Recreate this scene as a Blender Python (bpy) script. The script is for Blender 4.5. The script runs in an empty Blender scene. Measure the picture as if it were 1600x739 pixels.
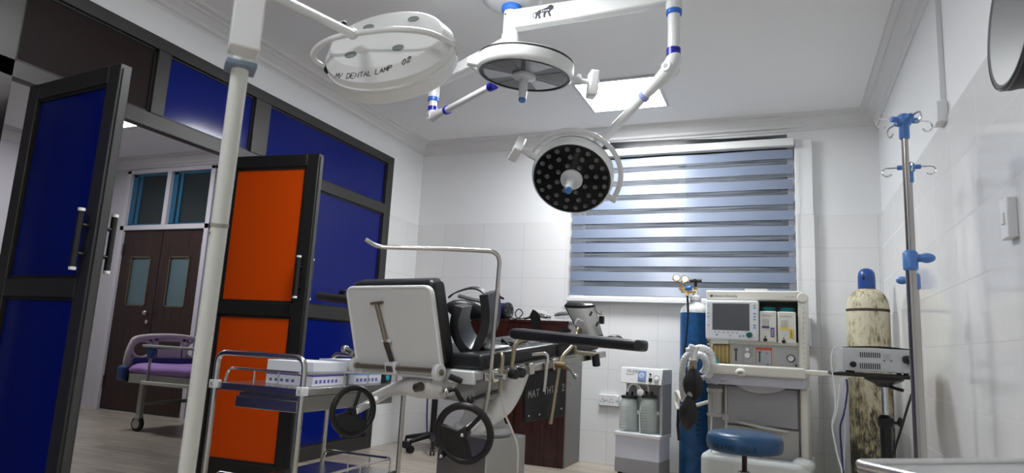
import bpy, bmesh, math, random
from mathutils import Vector as V, Matrix as MX
random.seed(7)
C = bpy.context.scene.collection
SC = bpy.context.scene
R_ = math.radians
PI = math.pi

# ------------------------------------------------------------------ camera
FPX, CXP, CYP = 1030.0, 800.0, 369.5
yaw, pitch, roll = R_(-22.518), R_(9.412), R_(2.985)
EYE = V((0, 0, .9008))
fw = V((math.sin(yaw)*math.cos(pitch), math.cos(yaw)*math.cos(pitch), math.sin(pitch)))
rt0 = V((math.cos(yaw), -math.sin(yaw), 0)); up0 = rt0.cross(fw)
rt = rt0*math.cos(roll)+up0*math.sin(roll); up = -rt0*math.sin(roll)+up0*math.cos(roll)
cam = bpy.data.cameras.new('camera'); cam.sensor_width = 36; cam.sensor_fit = 'HORIZONTAL'
cam.lens = 36*FPX/1600; cam.clip_start = .05; cam.clip_end = 60
cam.dof.use_dof = True; cam.dof.focus_distance = 4.6; cam.dof.aperture_fstop = 6.6
co = bpy.data.objects.new('camera', cam); C.objects.link(co)
m = MX((rt, up, -fw)).transposed().to_4x4(); m.translation = EYE
co.matrix_world = m
SC.camera = co
SC.view_settings.view_transform = 'Standard'; SC.view_settings.look = 'None'
SC.view_settings.gamma = 1; SC.view_settings.use_curve_mapping = False
SC.view_settings.exposure = 0.0
w = bpy.data.worlds.new('night_sky'); SC.world = w; w.use_nodes = True
w.node_tree.nodes['Background'].inputs[0].default_value = (.25, .33, .5, 1)
w.node_tree.nodes['Background'].inputs[1].default_value = .06
PANEL_POWER = 41.0
WARD_POWER = 30.0

# measuring: the world point that stands at a point of the photo, at a known depth or on a known plane
def ray(x, y): return rt*((x-CXP)/FPX) - up*((y-CYP)/FPX) + fw
def at(x, y, d): return EYE + ray(x, y)*d
def perp(v, t): v = v-t*v.dot(t); return v.normalized()
def onX(x, y, X): r = ray(x, y); return EYE + r*(X/r.x)
def onY(x, y, Y): r = ray(x, y); return EYE + r*(Y/r.y)
def onZ(x, y, Z): r = ray(x, y); return EYE + r*((Z-EYE.z)/r.z)

# ------------------------------------------------------------------ materials
MATS = {}
def mat(name, col=(.8,.8,.8), rough=.5, metal=0., emit=None, power=0., alpha=1., trans=0., coat=0., spec=.5, bump=None, noise=None, ior=1.45):
    if name in MATS: return MATS[name]
    M = bpy.data.materials.new(name); M.use_nodes = True; nt = M.node_tree
    b = nt.nodes['Principled BSDF']
    b.inputs['Base Color'].default_value = (*col, 1); b.inputs['Roughness'].default_value = rough
    b.inputs['Metallic'].default_value = metal; b.inputs['Alpha'].default_value = alpha
    b.inputs['Transmission Weight'].default_value = trans; b.inputs['Coat Weight'].default_value = coat
    b.inputs['Coat Roughness'].default_value = .08; b.inputs['IOR'].default_value = ior
    b.inputs['Specular IOR Level'].default_value = spec
    if emit: b.inputs['Emission Color'].default_value = (*emit, 1); b.inputs['Emission Strength'].default_value = power
    if noise or bump:
        tc = nt.nodes.new('ShaderNodeNewGeometry')
        n = nt.nodes.new('ShaderNodeTexNoise'); sc, amt = noise or bump
        n.inputs['Scale'].default_value = sc; n.inputs['Detail'].default_value = 4
        nt.links.new(tc.outputs['Position'], n.inputs['Vector'])
        if noise:
            r = nt.nodes.new('ShaderNodeValToRGB')
            r.color_ramp.elements[0].position = .3; r.color_ramp.elements[1].position = .7
            r.color_ramp.elements[0].color = (*[c*(1-amt) for c in col], 1)
            r.color_ramp.elements[1].color = (*[min(1, c*(1+amt)) for c in col], 1)
            nt.links.new(n.outputs['Fac'], r.inputs[0]); nt.links.new(r.outputs[0], b.inputs['Base Color'])
        if bump:
            bp = nt.nodes.new('ShaderNodeBump'); bp.inputs['Strength'].default_value = bump[1]; bp.inputs['Distance'].default_value = .004
            nt.links.new(n.outputs['Fac'], bp.inputs['Height']); nt.links.new(bp.outputs[0], b.inputs['Normal'])
    MATS[name] = M; return M

def tile_mat(name, axis, col, grout, tw, th, off_u, rough=.13):
    """wall tiles tw x th with straight joints; axis 'X' for walls along X, 'Y' for walls along Y"""
    M = bpy.data.materials.new(name); M.use_nodes = True; nt = M.node_tree; N = nt.nodes.new; L = nt.links.new
    b = nt.nodes['Principled BSDF']
    g = N('ShaderNodeNewGeometry'); s = N('ShaderNodeSeparateXYZ'); c = N('ShaderNodeCombineXYZ')
    L(g.outputs['Position'], s.inputs[0])
    a = N('ShaderNodeMath'); a.operation = 'SUBTRACT'; a.inputs[1].default_value = off_u - 40*tw
    L(s.outputs[axis], a.inputs[0]); L(a.outputs[0], c.inputs[0]); L(s.outputs['Z'], c.inputs[1])
    br = N('ShaderNodeTexBrick'); br.offset = 0; br.squash = 1
    br.inputs['Scale'].default_value = 1; br.inputs['Brick Width'].default_value = tw; br.inputs['Row Height'].default_value = th
    br.inputs['Mortar Size'].default_value = .0022; br.inputs['Mortar Smooth'].default_value = .3
    br.inputs['Color1'].default_value = (*col, 1); br.inputs['Color2'].default_value = (*[x*.985 for x in col], 1)
    br.inputs['Mortar'].default_value = (*grout, 1)
    L(c.outputs[0], br.inputs['Vector']); L(br.outputs['Color'], b.inputs['Base Color'])
    rr = N('ShaderNodeMapRange'); rr.inputs['To Min'].default_value = rough; rr.inputs['To Max'].default_value = .7
    L(br.outputs['Fac'], rr.inputs[0]); L(rr.outputs[0], b.inputs['Roughness'])
    bp = N('ShaderNodeBump'); bp.inputs['Strength'].default_value = .35; bp.inputs['Distance'].default_value = .002; bp.invert = True
    L(br.outputs['Fac'], bp.inputs['Height'])
    nz = N('ShaderNodeTexNoise'); nz.inputs['Scale'].default_value = 7; L(g.outputs['Position'], nz.inputs['Vector'])
    b2 = N('ShaderNodeBump'); b2.inputs['Strength'].default_value = .04; b2.inputs['Distance'].default_value = .02
    L(nz.outputs['Fac'], b2.inputs['Height']); L(bp.outputs[0], b2.inputs['Normal']); L(b2.outputs[0], b.inputs['Normal'])
    return M

def floor_mat():
    M = bpy.data.materials.new('wood_plank_tile'); M.use_nodes = True; nt = M.node_tree; N = nt.nodes.new; L = nt.links.new
    b = nt.nodes['Principled BSDF']; g = N('ShaderNodeNewGeometry')
    br = N('ShaderNodeTexBrick'); br.offset = .37
    br.inputs['Scale'].default_value = 1; br.inputs['Brick Width'].default_value = .8; br.inputs['Row Height'].default_value = .15
    br.inputs['Mortar Size'].default_value = .0018
    br.inputs['Color1'].default_value = (.50,.44,.365,1); br.inputs['Color2'].default_value = (.38,.33,.27,1); br.inputs['Mortar'].default_value = (.66,.63,.57,1)
    mp = N('ShaderNodeMapping'); mp.inputs['Location'].default_value = (20, 20, 0)
    L(g.outputs['Position'], mp.inputs[0]); L(mp.outputs[0], br.inputs['Vector'])
    m2 = N('ShaderNodeMapping'); m2.inputs['Scale'].default_value = (1.6, 26, 1); L(g.outputs['Position'], m2.inputs[0])
    nz = N('ShaderNodeTexNoise'); nz.inputs['Scale'].default_value = 1.5; nz.inputs['Detail'].default_value = 6; nz.inputs['Distortion'].default_value = .6
    L(m2.outputs[0], nz.inputs['Vector'])
    mr = N('ShaderNodeMapRange'); mr.inputs['From Min'].default_value = .3; mr.inputs['From Max'].default_value = .7; mr.inputs['To Min'].default_value = .62; mr.inputs['To Max'].default_value = 1.2
    L(nz.outputs['Fac'], mr.inputs[0])
    mx = N('ShaderNodeMix'); mx.data_type = 'RGBA'; mx.blend_type = 'MULTIPLY'; mx.inputs[0].default_value = 1
    L(br.outputs['Color'], mx.inputs[6]); L(mr.outputs[0], mx.inputs[7]); L(mx.outputs[2], b.inputs['Base Color'])
    b.inputs['Roughness'].default_value = .32
    return M

def wood_mat(name, c1, c2, rough=.3, sc=(28, 28, 1.4)):
    M = bpy.data.materials.new(name); M.use_nodes = True; nt = M.node_tree; N = nt.nodes.new; L = nt.links.new
    b = nt.nodes['Principled BSDF']; g = N('ShaderNodeNewGeometry')
    mp = N('ShaderNodeMapping'); mp.inputs['Scale'].default_value = sc; L(g.outputs['Position'], mp.inputs[0])
    nz = N('ShaderNodeTexNoise'); nz.inputs['Scale'].default_value = 1.6; nz.inputs['Detail'].default_value = 7; nz.inputs['Distortion'].default_value = .8
    L(mp.outputs[0], nz.inputs['Vector'])
    r = N('ShaderNodeValToRGB'); r.color_ramp.elements[0].position = .35; r.color_ramp.elements[1].position = .68
    r.color_ramp.elements[0].color = (*c1, 1); r.color_ramp.elements[1].color = (*c2, 1)
    L(nz.outputs['Fac'], r.inputs[0]); L(r.outputs[0], b.inputs['Base Color']); b.inputs['Roughness'].default_value = rough
    return M

def rust_mat():
    M = bpy.data.materials.new('worn_cream_paint'); M.use_nodes = True; nt = M.node_tree; N = nt.nodes.new; L = nt.links.new
    b = nt.nodes['Principled BSDF']; g = N('ShaderNodeTexCoord')
    mp = N('ShaderNodeMapping'); mp.inputs['Scale'].default_value = (1, 1, .28); L(g.outputs['Object'], mp.inputs[0])
    n1 = N('ShaderNodeTexNoise'); n1.inputs['Scale'].default_value = 60; n1.inputs['Detail'].default_value = 8; n1.inputs['Roughness'].default_value = .75
    n2 = N('ShaderNodeTexNoise'); n2.inputs['Scale'].default_value = 9; n2.inputs['Detail'].default_value = 4
    L(mp.outputs[0], n1.inputs['Vector']); L(g.outputs['Object'], n2.inputs['Vector'])
    sp = N('ShaderNodeSeparateXYZ'); L(g.outputs['Object'], sp.inputs[0])
    z = N('ShaderNodeMapRange'); z.inputs['From Min'].default_value = -.5; z.inputs['From Max'].default_value = .25; z.inputs['To Min'].default_value = .16; z.inputs['To Max'].default_value = -.02
    L(sp.outputs['Z'], z.inputs[0])
    ad = N('ShaderNodeMath'); ad.operation = 'MULTIPLY_ADD'; ad.inputs[1].default_value = .55; L(n2.outputs['Fac'], ad.inputs[0]); L(z.outputs[0], ad.inputs[2])
    a2 = N('ShaderNodeMath'); a2.operation = 'MULTIPLY_ADD'; a2.inputs[1].default_value = .75; L(n1.outputs['Fac'], a2.inputs[0]); L(ad.outputs[0], a2.inputs[2])
    r = N('ShaderNodeValToRGB'); e = r.color_ramp.elements
    e[0].position = .62; e[0].color = (.60,.56,.42,1); e[1].position = .80; e[1].color = (.045,.045,.035,1)
    e2 = e.new(.70); e2.color = (.42,.37,.22,1)
    L(a2.outputs[0], r.inputs[0]); L(r.outputs[0], b.inputs['Base Color']); b.inputs['Roughness'].default_value = .55
    return M

white_paint = mat('white_wall_paint', (.80,.81,.815), .65, bump=(40, .04))
ceil_paint = mat('ceiling_paint', (.88,.885,.885), .8)
crown_paint = mat('cornice_white', (.74,.74,.74), .55)
TCOL, GCOL = (.79,.795,.795), (.60,.605,.605)
tileX = tile_mat('glazed_tile_back', 'X', TCOL, GCOL, .4, .25, -2.935)
tileY = tile_mat('glazed_tile_side', 'Y', TCOL, GCOL, .4, .25, 2.835, .09)
floorM = floor_mat()
alu = mat('dark_grey_aluminium', (.045,.044,.043), .38, .35)
alu_blk = mat('black_door_frame', (.018,.018,.018), .4, .2)
bluep = mat('blue_gloss_panel', (.003,.010,.15), .12, spec=.22)
orangep = mat('orange_gloss_panel', (.62,.065,.002), .35, spec=.2)
brownp = mat('dark_brown_panel', (.014,.007,.007), .5, spec=.15)
doorwood = wood_mat('dark_wood_door', (.018,.007,.006), (.045,.018,.014), .5)
cabwood = wood_mat('dark_red_brown_veneer', (.022,.007,.006), (.05,.016,.013), .25)
steel = mat('stainless_steel', (.60,.585,.55), .22, 1.)
steel_sh = mat('stainless_sheet', (.50,.49,.46), .27, 1.)
chrome = mat('chrome', (.8,.8,.8), .08, 1.)
brass = mat('brass', (.75,.52,.16), .25, 1.)
wht = mat('white_enamel', (.80,.81,.80), .28, coat=.3)
wht2 = mat('white_plastic', (.76,.77,.78), .35)
cream = mat('cream_plastic', (.68,.67,.60), .4)
lilac = mat('pale_lilac_grey', (.50,.50,.56), .45)
gry = mat('mid_grey_plastic', (.33,.33,.345), .45)
gry_l = mat('light_grey_plastic', (.42,.42,.43), .45)
dgry = mat('dark_grey_recess', (.10,.10,.095), .6)
blk = mat('black_plastic', (.012,.012,.013), .32)
rub = mat('black_rubber', (.014,.014,.015), .5)
leather = mat('black_leatherette', (.016,.017,.019), .36, bump=(60, .12))
sil = mat('silver_box_paint', (.50,.515,.53), .38, .2)
blu_m = mat('blue_plastic_fitting', (.085,.22,.55), .3)
blu_ring = mat('light_blue_ring', (.035,.16,.62), .3)
blu_dk = mat('dark_blue_ring', (.02,.02,.36), .3)
cylblue = mat('blue_cylinder_paint', (.010,.085,.24), .4, noise=(14, .35))
stoolblue = mat('blue_vinyl', (.016,.065,.15), .34)
teal = mat('teal_plastic', (.0,.16,.17), .3)
glass = mat('clear_glass', (.85,.9,.9), .03, trans=1., ior=1.2)
ink = mat('black_marker_ink', (.02,.02,.03), .6)
inkw = mat('white_marker', (.55,.55,.55), .6)

# ------------------------------------------------------------------ mesh builder
def catmull(pts, k=6, closed=False):
    P = [V(p) for p in pts]; n = len(P); out = []
    for i in range(n if closed else n-1):
        if closed: a, b, c, d = P[i-1], P[i], P[(i+1) % n], P[(i+2) % n]
        else: a, b, c, d = P[max(i-1, 0)], P[i], P[i+1], P[min(i+2, n-1)]
        for j in range(k):
            t = j/k
            out.append(.5*((2*b)+(c-a)*t+(2*a-5*b+4*c-d)*t*t+(3*b-a-3*c+d)*t**3))
    if not closed: out.append(P[-1])
    return out
def fillet(pts, r, k=5):
    """polyline with rounded corners"""
    P = [V(p) for p in pts]; out = [P[0]]
    for i in range(1, len(P)-1):
        a, b, c = P[i-1], P[i], P[i+1]; d1 = (a-b); d2 = (c-b)
        rr = min(r, d1.length*.49, d2.length*.49); p1 = b+d1.normalized()*rr; p2 = b+d2.normalized()*rr
        for j in range(k+1):
            t = j/k; out.append(p1*(1-t)**2+b*2*t*(1-t)+p2*t*t)
    out.append(P[-1]); return out
def basis(o, x, y):
    """frame with origin o, x along x, z = x cross y"""
    x = V(x).normalized(); z = x.cross(V(y)).normalized(); y = z.cross(x)
    M = MX((x, y, z)).transposed().to_4x4(); M.translation = V(o); return M
def zbasis(o, z, hint=(0, 0, 1)):
    z = V(z).normalized(); h = V(hint)
    if abs(z.dot(h.normalized())) > .98: h = V((1, 0, 0)) if abs(z.x) < .9 else V((0, 1, 0))
    x = h.cross(z).normalized(); y = z.cross(x)
    M = MX((x, y, z)).transposed().to_4x4(); M.translation = V(o); return M

class MB:
    def __init__(s, T=None): s.bm = bmesh.new(); s.T = T or MX.Identity(4)
    def _v(s, p): return s.bm.verts.new(s.T @ V(p))
    def face(s, vs):
        try: return s.bm.faces.new(vs)
        except ValueError: return None
    def box(s, c, d, R=None):
        c = V(c); h = V(d)/2; R = R or MX.Identity(3); vs = []
        for i in (-1, 1):
            for j in (-1, 1):
                for k in (-1, 1): vs.append(s._v(c + R @ V((h.x*i, h.y*j, h.z*k))))
        for f in ((0,1,3,2), (4,6,7,5), (0,4,5,1), (2,3,7,6), (0,2,6,4), (1,5,7,3)): s.face([vs[i] for i in f])
        return s
    def span(s, a, b):
        a, b = V(a), V(b); return s.box((a+b)/2, [abs(q) for q in (b-a)])
    def ring(s, c, x, y, r, n): return [s._v(c + x*(r*math.cos(2*PI*i/n)) + y*(r*math.sin(2*PI*i/n))) for i in range(n)]
    def loft(s, rings, cap0=True, cap1=True, closed=False):
        n = len(rings[0])
        prs = list(zip(rings, rings[1:])) + ([(rings[-1], rings[0])] if closed else [])
        for a, b in prs:
            for i in range(n): s.face((a[i], a[(i+1) % n], b[(i+1) % n], b[i]))
        if not closed:
            if cap0: s.face(rings[0][::-1])
            if cap1: s.face(rings[-1])
    def cyl(s, p0, p1, r0, r1=None, n=16):
        p0, p1 = V(p0), V(p1); B = zbasis(p0, p1-p0); x, y = B.col[0].xyz, B.col[1].xyz
        s.loft([s.ring(p0, x, y, r0, n), s.ring(p1, x, y, r0 if r1 is None else r1, n)]); return s
    def tube(s, pts, r, n=8, closed=False, rf=None):
        P = [V(p) for p in pts]; N = len(P); rings = []; x = None
        for i in range(N):
            if closed: t = P[(i+1) % N]-P[i-1]
            else: t = P[min(i+1, N-1)]-P[max(i-1, 0)]
            if t.length < 1e-9: t = V((0, 0, 1))
            t.normalize()
            if x is None: x = t.orthogonal().normalized()
            else:
                x = x - t*x.dot(t)
                x = x.normalized() if x.length > 1e-6 else t.orthogonal().normalized()
            y = t.cross(x); rr = rf(i/(N-1)) if rf else r
            rings.append(s.ring(P[i], x, y, rr, n))
        s.loft(rings, closed=closed); return s
    def lathe(s, prof, o=(0,0,0), axis=(0,0,1), n=32, hint=(0,0,1), closed=False):
        B = zbasis(o, axis, hint); x, y, z = B.col[0].xyz, B.col[1].xyz, B.col[2].xyz; o = V(o)
        s.loft([s.ring(o+z*h, x, y, max(r, 1e-4), n) for r, h in prof], closed=closed); return s
    def prism(s, pts, B, t, t0=0.):
        a = [s._v(B @ V((p[0], p[1], t0))) for p in pts]; b = [s._v(B @ V((p[0], p[1], t0+t))) for p in pts]
        s.loft([a, b]); return s
    def ball(s, c, r, R=None, n=16):
        c = V(c); r = V((r,)*3) if not hasattr(r, '__len__') else V(r); R = R or MX.Identity(3); rings = []
        k = max(6, n//2)
        for i in range(k+1):
            a = -PI/2+PI*i/k; q = max(math.cos(a), .02)
            rings.append([s._v(c + R @ V((r.x*q*math.cos(2*PI*j/n), r.y*q*math.sin(2*PI*j/n), r.z*math.sin(a)))) for j in range(n)])
        s.loft(rings); return s
    def ribbon(s, pts, wdir, w, t):
        """flat strap along pts, w wide along wdir, t thick"""
        P = [V(p) for p in pts]; rings = []
        for i, p in enumerate(P):
            tg = (P[min(i+1, len(P)-1)]-P[max(i-1, 0)]).normalized()
            wd = V(wdir[i] if isinstance(wdir, list) else wdir); wd = (wd-tg*wd.dot(tg)).normalized(); nn = tg.cross(wd)
            rings.append([s._v(p+wd*w/2+nn*t/2), s._v(p-wd*w/2+nn*t/2), s._v(p-wd*w/2-nn*t/2), s._v(p+wd*w/2-nn*t/2)])
        s.loft(rings); return s
    def sheet(s, fn, nu, nv, t):
        """thick surface fn(u,v)"""
        G = [[V(fn(i/nu, j/nv)) for j in range(nv+1)] for i in range(nu+1)]
        def nrm(i, j):
            a = G[min(i+1, nu)][j]-G[max(i-1, 0)][j]; b = G[i][min(j+1, nv)]-G[i][max(j-1, 0)]
            return a.cross(b).normalized()
        A = [[s._v(G[i][j]) for j in range(nv+1)] for i in range(nu+1)]
        B = [[s._v(G[i][j]-nrm(i, j)*t) for j in range(nv+1)] for i in range(nu+1)]
        for i in range(nu):
            for j in range(nv):
                s.face((A[i][j], A[i+1][j], A[i+1][j+1], A[i][j+1])); s.face((B[i][j+1], B[i+1][j+1], B[i+1][j], B[i][j]))
        for i in range(nu):
            s.face((A[i+1][0], A[i][0], B[i][0], B[i+1][0])); s.face((A[i][nv], A[i+1][nv], B[i+1][nv], B[i][nv]))
        for j in range(nv):
            s.face((A[0][j], A[0][j+1], B[0][j+1], B[0][j])); s.face((A[nu][j+1], A[nu][j], B[nu][j], B[nu][j+1]))
        return s
    def build(s, name, m, parent=None, bevel=0, seg=2, sharp=38, **tags):
        bm = s.bm; bmesh.ops.recalc_face_normals(bm, faces=bm.faces[:])
        org = WL.get(parent.name, V((0,0,0))) if parent else V((0,0,0))
        lo = V((min(v.co[i] for v in bm.verts) for i in range(3))); hi = V((max(v.co[i] for v in bm.verts) for i in range(3)))
        c = (lo+hi)/2
        bmesh.ops.translate(bm, verts=bm.verts[:], vec=-c)
        me = bpy.data.meshes.new(name); bm.to_mesh(me); bm.free()
        me.shade_smooth(); me.set_sharp_from_angle(angle=R_(sharp))
        me.materials.append(m)
        o = bpy.data.objects.new(name, me); C.objects.link(o)
        if parent: o.parent = parent
        o.location = c-org; WL[o.name] = c
        if bevel:
            b = o.modifiers.new('edge', 'BEVEL'); b.width = bevel; b.segments = seg; b.limit_method = 'ANGLE'; b.angle_limit = R_(35); b.harden_normals = False
        for k, v_ in tags.items(): o[k] = v_
        return o
WL = {}
def thing(name, label, cat, loc, group=None):
    o = bpy.data.objects.new(name, None); C.objects.link(o); o.location = V(loc); o.empty_display_size = .1
    o['label'] = label; o['category'] = cat
    if group: o['group'] = group
    WL[o.name] = V(loc); return o
def tag(o, label, cat, group=None, kind=None):
    o['label'] = label; o['category'] = cat
    if group: o['group'] = group
    if kind: o['kind'] = kind
    return o
def struct(o, label=None):
    o['kind'] = 'structure'
    if label: o['label'] = label
    return o
def dup(root, loc, label):
    r = root.copy(); C.objects.link(r); r.location = V(loc); r['label'] = label
    for ch in list(root.children):
        c = ch.copy(); C.objects.link(c); c.parent = r
        for g in ch.children:
            d = g.copy(); C.objects.link(d); d.parent = c
    return r

# single stroke letters on a 4 x 6 cell
STROKE = {
 'A': [[(0,0),(2,6),(4,0)],[(1,2.2),(3,2.2)]], 'B': [[(0,0),(0,6),(3,5.6),(3,3.6),(0,3.1),(3.6,2.6),(3.6,.4),(0,0)]],
 'C': [[(4,5),(2,6),(0,4),(0,2),(2,0),(4,1)]], 'D': [[(0,0),(0,6),(2.6,5.6),(4,3.6),(3.6,1.2),(0,0)]],
 'E': [[(4,6),(0,6),(0,0),(4,0)],[(0,3),(3,3)]], 'H': [[(0,0),(0,6)],[(4,0),(4,6)],[(0,3),(4,3)]], 'I': [[(2,0),(2,6)]],
 'L': [[(0,6),(0,0),(3.6,0)]], 'M': [[(0,0),(.4,6),(2,2),(3.6,6),(4,0)]], 'N': [[(0,0),(0,6),(4,0),(4,6)]],
 'O': [[(2,0),(0,2),(0,4),(2,6),(4,4),(4,2),(2,0)]], 'P': [[(0,0),(0,6),(3.6,5.4),(3.6,3.4),(0,2.8)]],
 'R': [[(0,0),(0,6),(3.6,5.4),(3.6,3.6),(0,3),(4,0)]], 'S': [[(4,5),(2,6),(.2,4.8),(3.8,1.6),(2,0),(0,1)]],
 'T': [[(0,6),(4,6)],[(2,6),(2,0)]], '/': [[(0,0),(3,6)]], '0': [[(2,0),(.3,2),(.3,4),(2,6),(3.7,4),(3.7,2),(2,0)]],
 '1': [[(1,4.8),(2.2,6),(2.2,0)]], '2': [[(0,4.6),(1.8,6),(3.6,4.6),(0,0),(4,0)]], '5': [[(3.6,6),(.4,6),(.2,3.4),(3,3.4),(3.4,1.2),(0,0)]],
 '3': [[(0,5.4),(3.4,5.6),(1.4,3.2),(3.6,1.6),(0,0)]], '7': [[(0,6),(4,6),(1.4,0)]], '-': [[(.6,3),(3.4,3)]], ' ': [],
}
def write(fn, text, h, thick, name, m, parent, gap=1.45):
    """hand lettering as thin strokes; fn(u,v) puts them on the surface; h = letter height in metres"""
    b = MB(); x = 0; o = None
    for ch in text:
        if ch == ' ' and len(b.bm.verts): o = b.build(name, m, parent); b = MB()
        for st in STROKE[ch]:
            pts = [fn((x+p[0])*h/6+random.uniform(-.03,.03)*h, p[1]*h/6+random.uniform(-.03,.03)*h) for p in st]
            fine = []
            for a, c in zip(pts, pts[1:]):
                for k in range(3): fine.append(V(a)+(V(c)-V(a))*k/3)
            fine.append(V(pts[-1])); b.tube(fine, thick, 5)
        x += 4*gap
    return b.build(name, m, parent) if len(b.bm.verts) else o
def printed(text, M4, size, name, m, parent):
    """printed lettering on a flat face, M4 = its frame (x along the line, z out)"""
    cu = bpy.data.curves.new(name, 'FONT'); cu.body = text; cu.size = size; cu.extrude = .0003; cu.align_x = 'LEFT'
    tmp = bpy.data.objects.new(name, cu); C.objects.link(tmp); bpy.context.view_layer.update()
    me = bpy.data.meshes.new_from_object(tmp); bpy.data.objects.remove(tmp); me.materials.clear(); me.materials.append(m)
    o = bpy.data.objects.new(name, me); C.objects.link(o)
    o.parent = parent; T = M4.copy(); T.translation = T.translation-WL[parent.name]; o.matrix_local = T
    return o

# ================================================================== THE ROOM
XR, YB, XP, ZC = .693, 5.442, -3.21, 2.8        # side wall, window wall, partition face, ceiling
YF = -1.7                                       # wall behind the camera
XW, YW = -7.2, 5.175                            # ward next door: far wall and door wall
b = MB(); b.span((XW-.15, YF-.15, -.12), (XR+.15, YB+.35, 0)); struct(b.build('floor', floorM))
b = MB(); b.span((XW-.15, YF-.15, ZC), (XR+.15, YB+.35, ZC+.12)); struct(b.build('ceiling', ceil_paint))
# window wall with its opening; painted above, tiled dado below
wx0, wx1, wz0, wz1 = -1.60, .055, 1.335, 2.665
b = MB()
b.span((XP-.16, YB, 2.0), (wx0, YB+.2, ZC)); b.span((wx1, YB, 2.0), (XR+.15, YB+.2, ZC)); b.span((wx0, YB, wz1), (wx1, YB+.2, ZC))
wb = struct(b.build('wall_back', white_paint))
b = MB(); e = .008
b.span((XP-.16, YB-e, 0), (wx0, YB+.2, 2.0)); b.span((wx1, YB-e, 0), (XR+.15, YB+.2, 2.0)); b.span((wx0, YB-e, 0), (wx1, YB+.2, wz0-.03))
b.build('tile_dado', tileX, wb)
b = MB(); b.span((.105, YB-.05, 2.0), (.232, YB+.02, 2.60)); b.build('pilaster', white_paint, wb, .004)
b = MB(); b.span((.104, YB-.058, 0), (.234, YB+.02, 2.0)); b.build('pilaster_tile', tileX, wb)
b = MB(); b.span((XR, YF, 2.0), (XR+.15, YB+.2, ZC)); wr = struct(b.build('wall_right', white_paint))
b = MB(); b.span((XR-.008, YF, 0), (XR+.15, YB+.2, 2.0)); b.build('tile_dado', tileY, wr)
b = MB(); b.span((XW-.15, YF-.15, 0), (XR+.15, YF, ZC)); struct(b.build('wall_front', white_paint))
# window
b = MB()
for x0, x1, z0, z1 in ((wx0, wx0+.05, wz0, wz1), (wx1-.05, wx1, wz0, wz1), (wx0, wx1, wz0, wz0+.05), (wx0, wx1, wz1-.05, wz1), (-.80, -.74, wz0, wz1)):
    b.span((x0, YB+.10, z0), (x1, YB+.15, z1))
wf = struct(b.build('window_1', alu, None, .003), 'dark window behind the striped blind')
b = MB(); b.span((wx0+.04, YB+.122, wz0+.04), (wx1-.04, YB+.128, wz1-.04)); b.build('pane', mat('dark_window_glass', (.03,.035,.045), .04), wf)
b = MB(); b.span((-1.70, YB-.075, wz0-.033), (.104, YB+.1, wz0)); b.build('window_sill', wht2, wf, .004)

# cornice round the theatre and the ward
PROF = [(0, .115), (.012, .115), (.016, .10), (.035, .092), (.04, .072), (.075, .040), (.088, .036), (.092, .022), (.122, .016), (.13, .0)]
def cornice(name, p0, p1, inward, num=None, z=ZC):
    """stepped moulding from p0 to p1 along the top of a wall, inward = unit vector into the room"""
    b = MB(); p0, p1 = V((*p0, z)), V((*p1, z)); n = V((*inward, 0)); rings = []
    d = (p1-p0).normalized()
    prof = [(0, 0)]+PROF
    for p, sg in ((p0, 1), (p1, -1)):
        rings.append([b._v(p + n*u + V((0, 0, -v)) + d*(u*sg)) for u, v in prof])
    b.loft(rings); o = b.build(name, crown_paint, None, sharp=25); struct(o); return o
cornice('trim_back', (XP-.04, YB), (XR, YB), (0, -1))
cornice('trim_right', (XR, YB), (XR, YF), (-1, 0))
cornice('trim_left', (XP-.04, YF), (XP-.04, YB), (1, 0))
cornice('trim_front', (XR, YF), (XP-.04, YF), (0, 1))

# ---- the aluminium partition (wall_left): frame, coloured panels, tiled pier and plaster head
XQ = XP-.06
b = MB()
b.span((XQ-.06, 4.895, 2.0), (XP-.03, YB+.1, ZC)); b.span((XQ-.06, YF, 2.51), (XP-.03, 4.895, ZC))
wl = struct(b.build('wall_left', white_paint))
b = MB(); b.span((XQ-.06, 4.895, 0), (XP-.022, YB+.1, 2.0)); b.build('tile_dado', tileY, wl)
def bar(y0, y1, z0, z1, x0=XQ, x1=XP, name='frame_bar'):
    MB().span((x0, y0, z0), (x1, y1, z1)).build(name, alu, wl, .003)
bar(YF, 4.895, 2.44, 2.51); bar(YF, 4.80, 1.985, 2.068)
bar(1.60, 1.75, 0, 2.44, name='frame_post'); bar(2.45, 2.535, 2.068, 2.44, name='frame_post'); bar(3.12, 3.34, 0, 1.985, name='frame_post')
bar(3.20, 3.34, 2.068, 2.44, name='frame_post'); bar(4.80, 4.895, 0, 2.44, name='frame_post'); bar(.2, .3, 0, 2.44, name='frame_post')
bar(3.34, 4.80, 1.03, 1.125); bar(3.34, 4.80, 0, .10); bar(YF, 1.60, 1.03, 1.125); bar(YF, 1.60, 0, .10)
def pan(y0, y1, z0, z1, m_=bluep):
    xm = (XQ+XP)/2
    MB().span((xm-.006, y0-.01, z0-.01), (xm+.006, y1+.01, z1+.01)).build('panel', m_, wl)
    g = MB(); t = .012   # black glazing gasket
    for a in ((y0, y0+t, z0, z1), (y1-t, y1, z0, z1), (y0, y1, z0, z0+t), (y0, y1, z1-t, z1)):
        g.span((xm-.012, a[0], a[2]), (xm+.012, a[1], a[3]))
    g.build('gasket', alu_blk, wl)
for y0, y1 in ((3.34, 4.80),):
    pan(y0, y1, 2.068, 2.44); pan(y0, y1, 1.125, 1.985); pan(y0, y1, .10, 1.03)
pan(2.535, 3.20, 2.068, 2.44); pan(1.75, 2.45, 2.068, 2.44, brownp); pan(.3, 1.60, 2.068, 2.44, brownp)
for z0, z1 in ((.10, 1.03), (1.125, 1.985)): pan(.3, 1.60, z0, z1); pan(YF, .2, z0, z1)

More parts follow.
